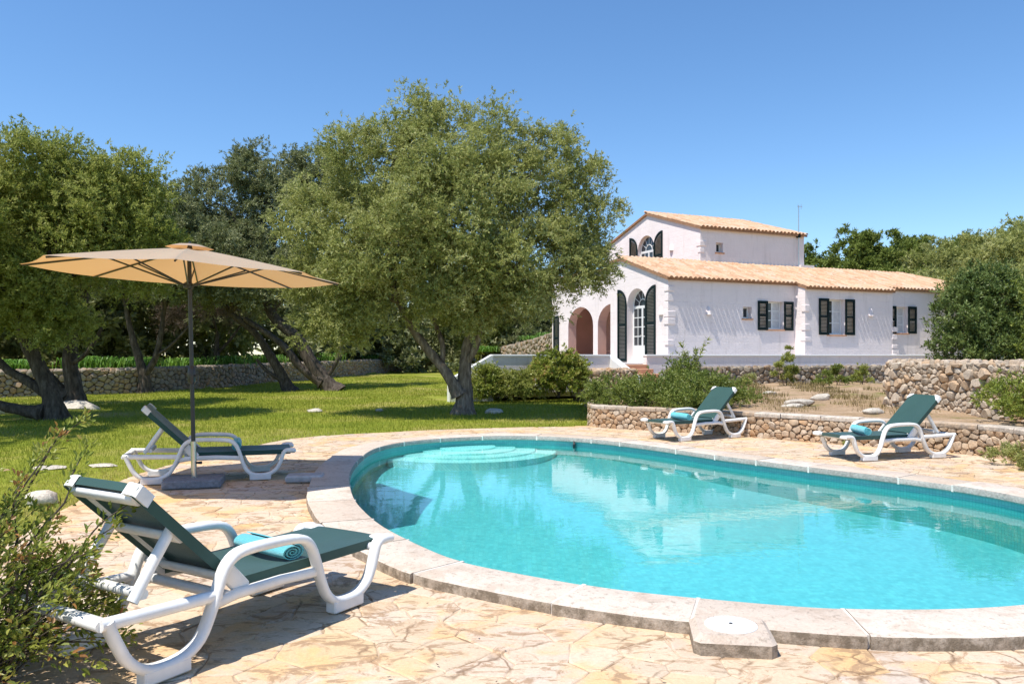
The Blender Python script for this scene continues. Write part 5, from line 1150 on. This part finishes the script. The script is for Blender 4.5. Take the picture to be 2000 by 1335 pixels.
shrub('shrub', 'big dark green shrub rising above the tall boulder wall', (10.3, 17.8, .4), lb((9.98, 17.6, 2.0, .55, .8, .75), (9.93, 17.6, 1.2, .50, .8, .7), (10.48, 17.5, 1.5, .75, .9, .9), (10.23, 17.8, 2.55, .34, .5, .55), (11.08, 17.6, 2.2, .8, .9, .8), (10.78, 17.3, 1.2, .9, .8, .7), (10.73, 18.0, 2.75, .5, .5, .6)), 60000, .095, .034, LEAF['holm'], .26, stems=16, up=.9)
shrub('shrub', 'yellow green shrub at the picture edge above the tall boulder wall', (11.6, 16.9, .4), lb((11.3, 16.9, 2.1, .6, .7, .8), (11.9, 16.8, 1.5, .8, .8, .9), (11.2, 16.6, 1.2, .6, .6, .6), (11.8, 17.2, 2.6, .7, .7, .5)), 26000, .08, .03, LEAF['lentisk'], .3, stems=10, up=.8)
shrub('shrub', 'large spreading shrub spilling over the low retaining wall behind the middle lounger', (3.6, 16.2, .4), lb((2.25, 16.0, .50, .5, .5, .19), (2.75, 16.4, .60, .38, .45, .28), (3.25, 16.1, .66, .40, .45, .34), (3.6, 16.3, .80, .36, .45, .36), (4.05, 16.0, .56, .40, .45, .24), (4.5, 16.3, .50, .45, .5, .17), (3.55, 15.3, .65, .85, .45, .32), (2.65, 15.5, .6, .7, .4, .28), (3.6, 16.4, 1.12, .22, .25, .22), (3.55, 14.6, .46, .4, .28, .16), (3.15, 14.8, .46, .4, .25, .16), (1.95, 16.3, .6, .4, .5, .28)), 64000, .062, .022, LEAF['shrub'], .2, stems=24, up=.7)
sp = MB()
shrub('round_bush', 'round leafy bush with reddish young tips beside the rubble pillar', (1.35, 23.1, .2), lb((1.38, 23.2, .88, .74, .6, .54), (1.05, 23.0, .68, .52, .5, .42), (1.70, 23.0, .70, .40, .5, .44)), 34000, .085, .045, LEAF['redtip'], .2, cat='bush', stems=8, low=-.7)
shrub('flowering_bush', 'low bush dotted with small white flowers below the porch parapet', (.1, 22.9, .2), lb((-.12, 22.9, .52, .55, .5, .34), (.48, 22.8, .52, .45, .5, .34)), 24000, .075, .03, LEAF['bright'], .2, cat='bush', flowers=500)
shrub('yellow_bush', 'yellow green bush at the left end of the flower bed by the stair', (-.85, 22.7, .2), lb((-.72, 22.8, .62, .38, .42, .42), (-1.05, 22.6, .42, .24, .32, .27)), 16000, .075, .03, LEAF['lentisk'], .2, cat='bush')
shrub('corner_bush', 'light green rounded bush overhanging the corner of the retaining wall', (7.45, 11.4, .4), lb((7.2, 11.3, .72, .42, .5, .3), (7.7, 11.2, .75, .55, .5, .36), (7.5, 10.6, .55, .5, .4, .24)), 20000, .06, .022, LEAF['lentisk'], .18, cat='bush', up=.8)
shrub('creeping_plant', 'low grey green plant at the foot of the wall corner on the deck', (6.38, 9.95, .01), lb((6.4, 9.95, .10, .34, .42, .12), (6.5, 9.5, .12, .3, .4, .12)), 7000, .05, .018, LEAF['olive'], .10, cat='plant', stems=6, sr=.006)
shrub('weed_tuft', 'small fresh green tuft growing at the foot of the retaining wall between two loungers', (5.3, 12.4, .01), lb((5.28, 12.4, .12, .13, .10, .12), (5.36, 12.38, .07, .12, .1, .08)), 2600, .055, .014, LEAF['bright'], .07, cat='plant', stems=5, sr=.005)
for i, (x, y, h, lab, m) in enumerate([(8.9, 25.9, 1.25, 'tall young oleander before the low rubble wall, below the first shuttered window', 'bright'), (10.0, 25.6, .45, 'small dark weed at the foot of the low rubble wall under the second shuttered window', 'shrub'), (10.9, 26.6, .6, 'thin weed at the low rubble wall below the wall lamp', 'shrub'), (11.9, 27.1, .55, 'leafy weed at the right end of the low rubble wall', 'bright'), (7.3, 24.8, .4, 'tiny weed on the dry earth near the spreading shrub', 'olive')]):
    shrub('weed_plant', lab, (x, y, .38), [(x, y, .38 + h * .35, .22 + .1 * h, .22, h * .32), (x + .05, y, .38 + h * .78, .14, .14, h * .24)], int(2600 * h) + 900, .10, .028, LEAF[m], .12, cat='plant', stems=6, sr=.008, up=1.4)
# tall shoots out of the spreading shrub
def shoots(name, label, base, tips, mat, L, Wd, n, cat='plant', rad=.008, stem_mat=None):
    t = empty(name, base, label=label, cat=cat); B = Vector(base); mb = MB(); P = []; D = []
    for tip in tips:
        pp = [Vector(p) for p in crom([tuple(p) for p in wobble(B + Vector((random.uniform(-.04, .04), random.uniform(-.04, .04), 0)), tip, 5, .05)], 4)]; m = len(pp)
        mb.tube([p - B for p in pp], [rad * (1 - .8 * k / (m - 1)) for k in range(m)], 6)
        for k in range(n):
            u = random.uniform(.25, 1) ** .7; f = u * (m - 1); i = min(int(f), m - 2); p = pp[i].lerp(pp[i + 1], f - i); d = (pp[i + 1] - pp[i]).normalized()
            e = (d * .7 + Vector(rnd_dir(1)[0]) * .9).normalized(); P.append(p - B); D.append(e)
    mb.build('stem', stem_mat or BARK, t, smooth=True); P = np.array(P); D = np.array(D); N = len(P)
    V = leaf_arrays(P, D, L * rng.uniform(.5, 1.2, N), Wd * rng.uniform(.7, 1.2, N), .9); link('foliage', quads_mesh('foliage', V, rng.random(N), mat), t); return t
shoots('oleander', 'tall thin shoots standing up out of the spreading shrub', (3.75, 16.2, .4), [(3.45, 16.2, 1.62), (3.95, 16.1, 1.72), (3.75, 16.3, 1.5)], LEAF['bright'], .13, .026, 70)
# sunny strap leaved plants on the bank behind the boundary wall
def strap_plant(x, y, z, r, label):
    t = empty('strap_plant', (x, y, z), label=label, cat='plant', group='strap leaved plants behind the boundary wall'); V = []; n = 420; hs = random.uniform(.55, 1.1)
    for _ in range(n):
        a = random.uniform(0, 2 * math.pi); p = Vector((random.gauss(0, r * .42), random.gauss(0, r * .3), 0)); o = Vector((math.cos(a), math.sin(a), 0)); sd = Vector((-o.y, o.x, 0)) * .022; h = random.uniform(.22, .5) * hs; rr = random.uniform(.12, .38)
        A = p; Bm = p + o * rr * .45 + Vector((0, 0, h)); C = p + o * rr + Vector((0, 0, h * random.uniform(.55, 1.0)))
        V += [A - sd * .6, A + sd * .6, Bm + sd, Bm - sd, Bm - sd, Bm + sd, C + sd * .15, C - sd * .15]
    link('foliage', quads_mesh('foliage', np.array([tuple(v) for v in V]), np.repeat(rng.random(n), 2), LEAF['strap'], 4), t)
for i, (x, y) in enumerate([(-17.3, 27.4), (-16.2, 28.3), (-15.2, 28.6), (-14.6, 29.3), (-13.9, 29.9), (-13.3, 30.8), (-12.9, 31.8), (-12.2, 32.0), (-11.9, 33.2), (-11.5, 34.4), (-11.2, 36.0), (-10.5, 38.5), (-9.9, 41.5), (-9.2, 44.2), (-8.3, 49), (-1.9, 49.5), (1.6, 47.8), (2.3, 46.4)]):
    if i in (1, 5, 7, 9, 11, 13): continue
    strap_plant(x, y, float(ground_h(x, y)) if x < -3 else 1.6 + (x > 1) * .7, 1.0, 'bright strap leaved clump ' + ['near the leftmost trunks', 'left of the slim forked tree', 'in sun left of the slim forked tree', 'tallest, in sun before the slim forked tree', 'right behind the slim forked trunk', 'right of the slim forked tree', 'left of the parasol pole', 'behind the parasol pole', 'right of the parasol pole', 'under the brown twiggy tree', 'right of the brown twiggy tree', 'before the leaning trunks', 'behind the leaning trunks', 'seen between the leaning trunks', 'between the leaning trunks and the big tree', 'left of the villa stair', 'on the slope beside the porch', 'at the top of the slope by the porch'][i])

# leafy bush at the camera side, made of many arching stems with paired leaves
def leafy_bush():
    B = Vector((-2.53, 3.30, 0)); t = empty('lentisk_bush', B, label='leafy mastic bush in front of the closest lounger, its sprays reaching over the frame', cat='bush'); mb = MB(); P = []; D = []; T = []
    tips = []
    for i in range(330):
        a = random.uniform(0, 2 * math.pi); rr = math.sqrt(random.random()); x = B.x + math.cos(a) * .88 * rr; y = B.y + math.sin(a) * .85 * rr
        hz = .88 * (1 - rr ** 2.2) * random.uniform(.55, 1.08) + .10; tips.append((x, y, hz))
    tips += [(-1.98, 3.72, .98), (-2.02, 3.78, 1.10), (-2.1, 3.7, 1.03), (-2.2, 3.75, .95), (-1.72, 3.45, .66), (-1.66, 3.50, .76), (-1.78, 3.40, .57), (-1.85, 3.20, .30), (-1.86, 3.02, .3)]
    for j, tip in enumerate(tips):
        tp = Vector(tip); b0 = B + Vector(((tp.x - B.x) * random.uniform(.1, .55), (tp.y - B.y) * random.uniform(.1, .55), .0)); pp = [Vector(p) for p in crom([tuple(p) for p in wobble(b0, tp, 5, .07)], 3)]; m = len(pp)
        thick = .0085 if j % 9 == 0 or j >= 330 else .0045
        mb.tube([p - B for p in pp], [thick * (1 - .75 * k / (m - 1)) for k in range(m)], 5); tone0 = random.gauss(.42, .2); Ls = sum((pp[k + 1] - pp[k]).length for k in range(m - 1))
        for k in range(int(34 + 40 * Ls)):
            u = 1 - random.random() ** 1.6 * min(.9, .55 / max(Ls, .2)); f = u * (m - 1); i = min(int(f), m - 2); p = pp[i].lerp(pp[i + 1], f - i); d = (pp[i + 1] - pp[i]).normalized()
            q = d.orthogonal().normalized(); q.rotate(Matrix.Rotation(random.uniform(0, 6.28), 3, d)); tw = (d * random.uniform(.3, .8) + q).normalized(); off_ = random.uniform(0, .055)
            P.append(p + tw * off_ - B); D.append((tw * .6 + d * .35 + Vector((0, 0, .12)) + Vector(rnd_dir(1)[0]) * .55).normalized()); T.append(tone0 + random.gauss(0, .15) + .25 * (u > .93))
    mb.build('stem', BARK, t, smooth=True); N = len(P); P = np.array([tuple(p) for p in P]); D = np.array([tuple(d) for d in D]); L = .036 * rng.uniform(.55, 1.2, N)[:, None]; Wd = .0145 * rng.uniform(.75, 1.2, N)[:, None]
    nr = rnd_dir(N); nr[:, 2] += 1.1; sd = unit(np.cross(D, nr)); up_ = np.cross(sd, D); V = np.empty((N, 2, 4, 3)); A = P; M1 = P + D * L * .5; TP = P + D * L - up_ * L * .10
    for h, s in ((0, 1), (1, -1)):    # two halves folded along the midrib
        e1 = P + D * L * .30 + sd * Wd * .5 * s + up_ * Wd * .22; e2 = P + D * L * .68 + sd * Wd * .42 * s + up_ * Wd * .16
        V[:, h, 0] = A; V[:, h, 1] = e1; V[:, h, 2] = e2; V[:, h, 3] = TP
    link('foliage', quads_mesh('foliage', V.reshape(-1, 3), np.repeat(np.clip(T, 0, 1), 2), LEAF['lentisk'], 4), t)
leafy_bush()

# ------------------------------------------------------------------ lawn blades, dry tufts on the bare earth
def blades(name, n, sampler, hh, ww, mat, tonef, keep):
    X, Y = sampler(n); k = keep(X, Y); X, Y = X[k], Y[k]; n = len(X); Z = ground_h(X, Y); d = np.hypot(X, Y); sc = np.clip(d / 12, .7, 2.2)
    a = rng.uniform(0, 2 * np.pi, n); h = hh * rng.uniform(.5, 1.3, n) * np.clip(sc, .8, 1.5); w = ww * sc; lean = rng.uniform(.1, .7, n) * h; o = np.c_[np.cos(a), np.sin(a)]
    V = np.empty((n, 3, 3)); V[:, 0] = np.c_[X - o[:, 1] * w / 2, Y + o[:, 0] * w / 2, Z - .01]; V[:, 1] = np.c_[X + o[:, 1] * w / 2, Y - o[:, 0] * w / 2, Z - .01]; V[:, 2] = np.c_[X + o[:, 0] * lean, Y + o[:, 1] * lean, Z + h]
    return link(name, quads_mesh(name, V.reshape(-1, 3), tonef(X, Y), mat, 3), kind='stuff')
def lawn_sample(n):
    y = 6.0 + 38 * rng.random(n) ** 1.65; x = rng.uniform(-.72, .20, n) * (y + 2); return x, y
def lawn_keep(X, Y):
    fx = np.array([p[0] for p in FARWALL]); fy = np.array([p[1] for p in FARWALL]); k = ~inside(DECKA, X, Y) & ~inside(np.array(poly), X, Y) & (Y < np.interp(X, fx, fy) - .05) & (Y < 44)
    s = (X - 5.49) * .911 + (Y - 28) * .41; d = -(X - 5.49) * .41 + (Y - 28) * .911; k &= ~((s > -8.9) & (d > -1.9) & (d < .5)) & ~((s > -3.4) & (d > 0)); k &= ~(seg_dist(WALLP, X, Y) < .05)
    bare = (np.hypot((X + 10.8) / 2.2, (Y - 18.6) / 1.6) < 1) & (rng.random(len(X)) < .85); return k & ~bare
def lawn_tone(X, Y):
    d = seg_dist([tuple(p) for p in DECKA[:48]], X, Y); dry = np.clip(1 - d / 1.8, 0, 1) * (X < -3) + .35 * (np.sin(X * 1.1 + .6 * np.sin(Y * .9)) * np.sin(Y * .8 + X * .4) > .45) * (X < -3.2)
    return np.clip(rng.random(len(X)) * .62 + dry * .95 * rng.random(len(X)) + .10, 0, 1)
blades('grass', 300000, lawn_sample, .042, .0085, LEAF['grass'], lawn_tone, lawn_keep)
def bed_sample(n): return rng.uniform(3.5, 10, n), rng.uniform(13.5, 26, n)
def bed_keep(X, Y): return inside(np.array(poly), X, Y) & (seg_dist(WALLP, X, Y) > .35) & (np.sin(X * 2.3 + Y) * np.sin(Y * 1.7 - X) > .15)
o = blades('dry_grass', 16000, bed_sample, .07, .010, LEAF['dry'], lambda X, Y: rng.random(len(X)), bed_keep); o.location.z = .41 - .0

n = 420; X = rng.uniform(-4.2, 6.4, n); Y = 2.6 + 12.5 * rng.random(n) ** 1.4; k = inside(DECKA, X, Y) & ~inside(off(COPW + .02), X, Y); X, Y = X[k], Y[k]; n = len(X)
D_ = unit(np.c_[rng.normal(size=(n, 2)), rng.normal(size=n) * .15]); nr = rng.normal(size=(n, 3)) * .25; nr[:, 2] += 1; sd = unit(np.cross(D_, nr)); P_ = np.c_[X, Y, np.full(n, .017)]; L_ = rng.uniform(.012, .03, n)[:, None]
V = np.empty((n, 4, 3)); V[:, 0] = P_; V[:, 1] = P_ + D_ * L_ * .5 + sd * L_ * .2; V[:, 2] = P_ + D_ * L_ + (0, 0, .003); V[:, 3] = P_ + D_ * L_ * .5 - sd * L_ * .2
link('fallen_leaves', quads_mesh('fallen_leaves', V.reshape(-1, 3), rng.random(n) * .6, LEAF['twig'], 4), kind='stuff')
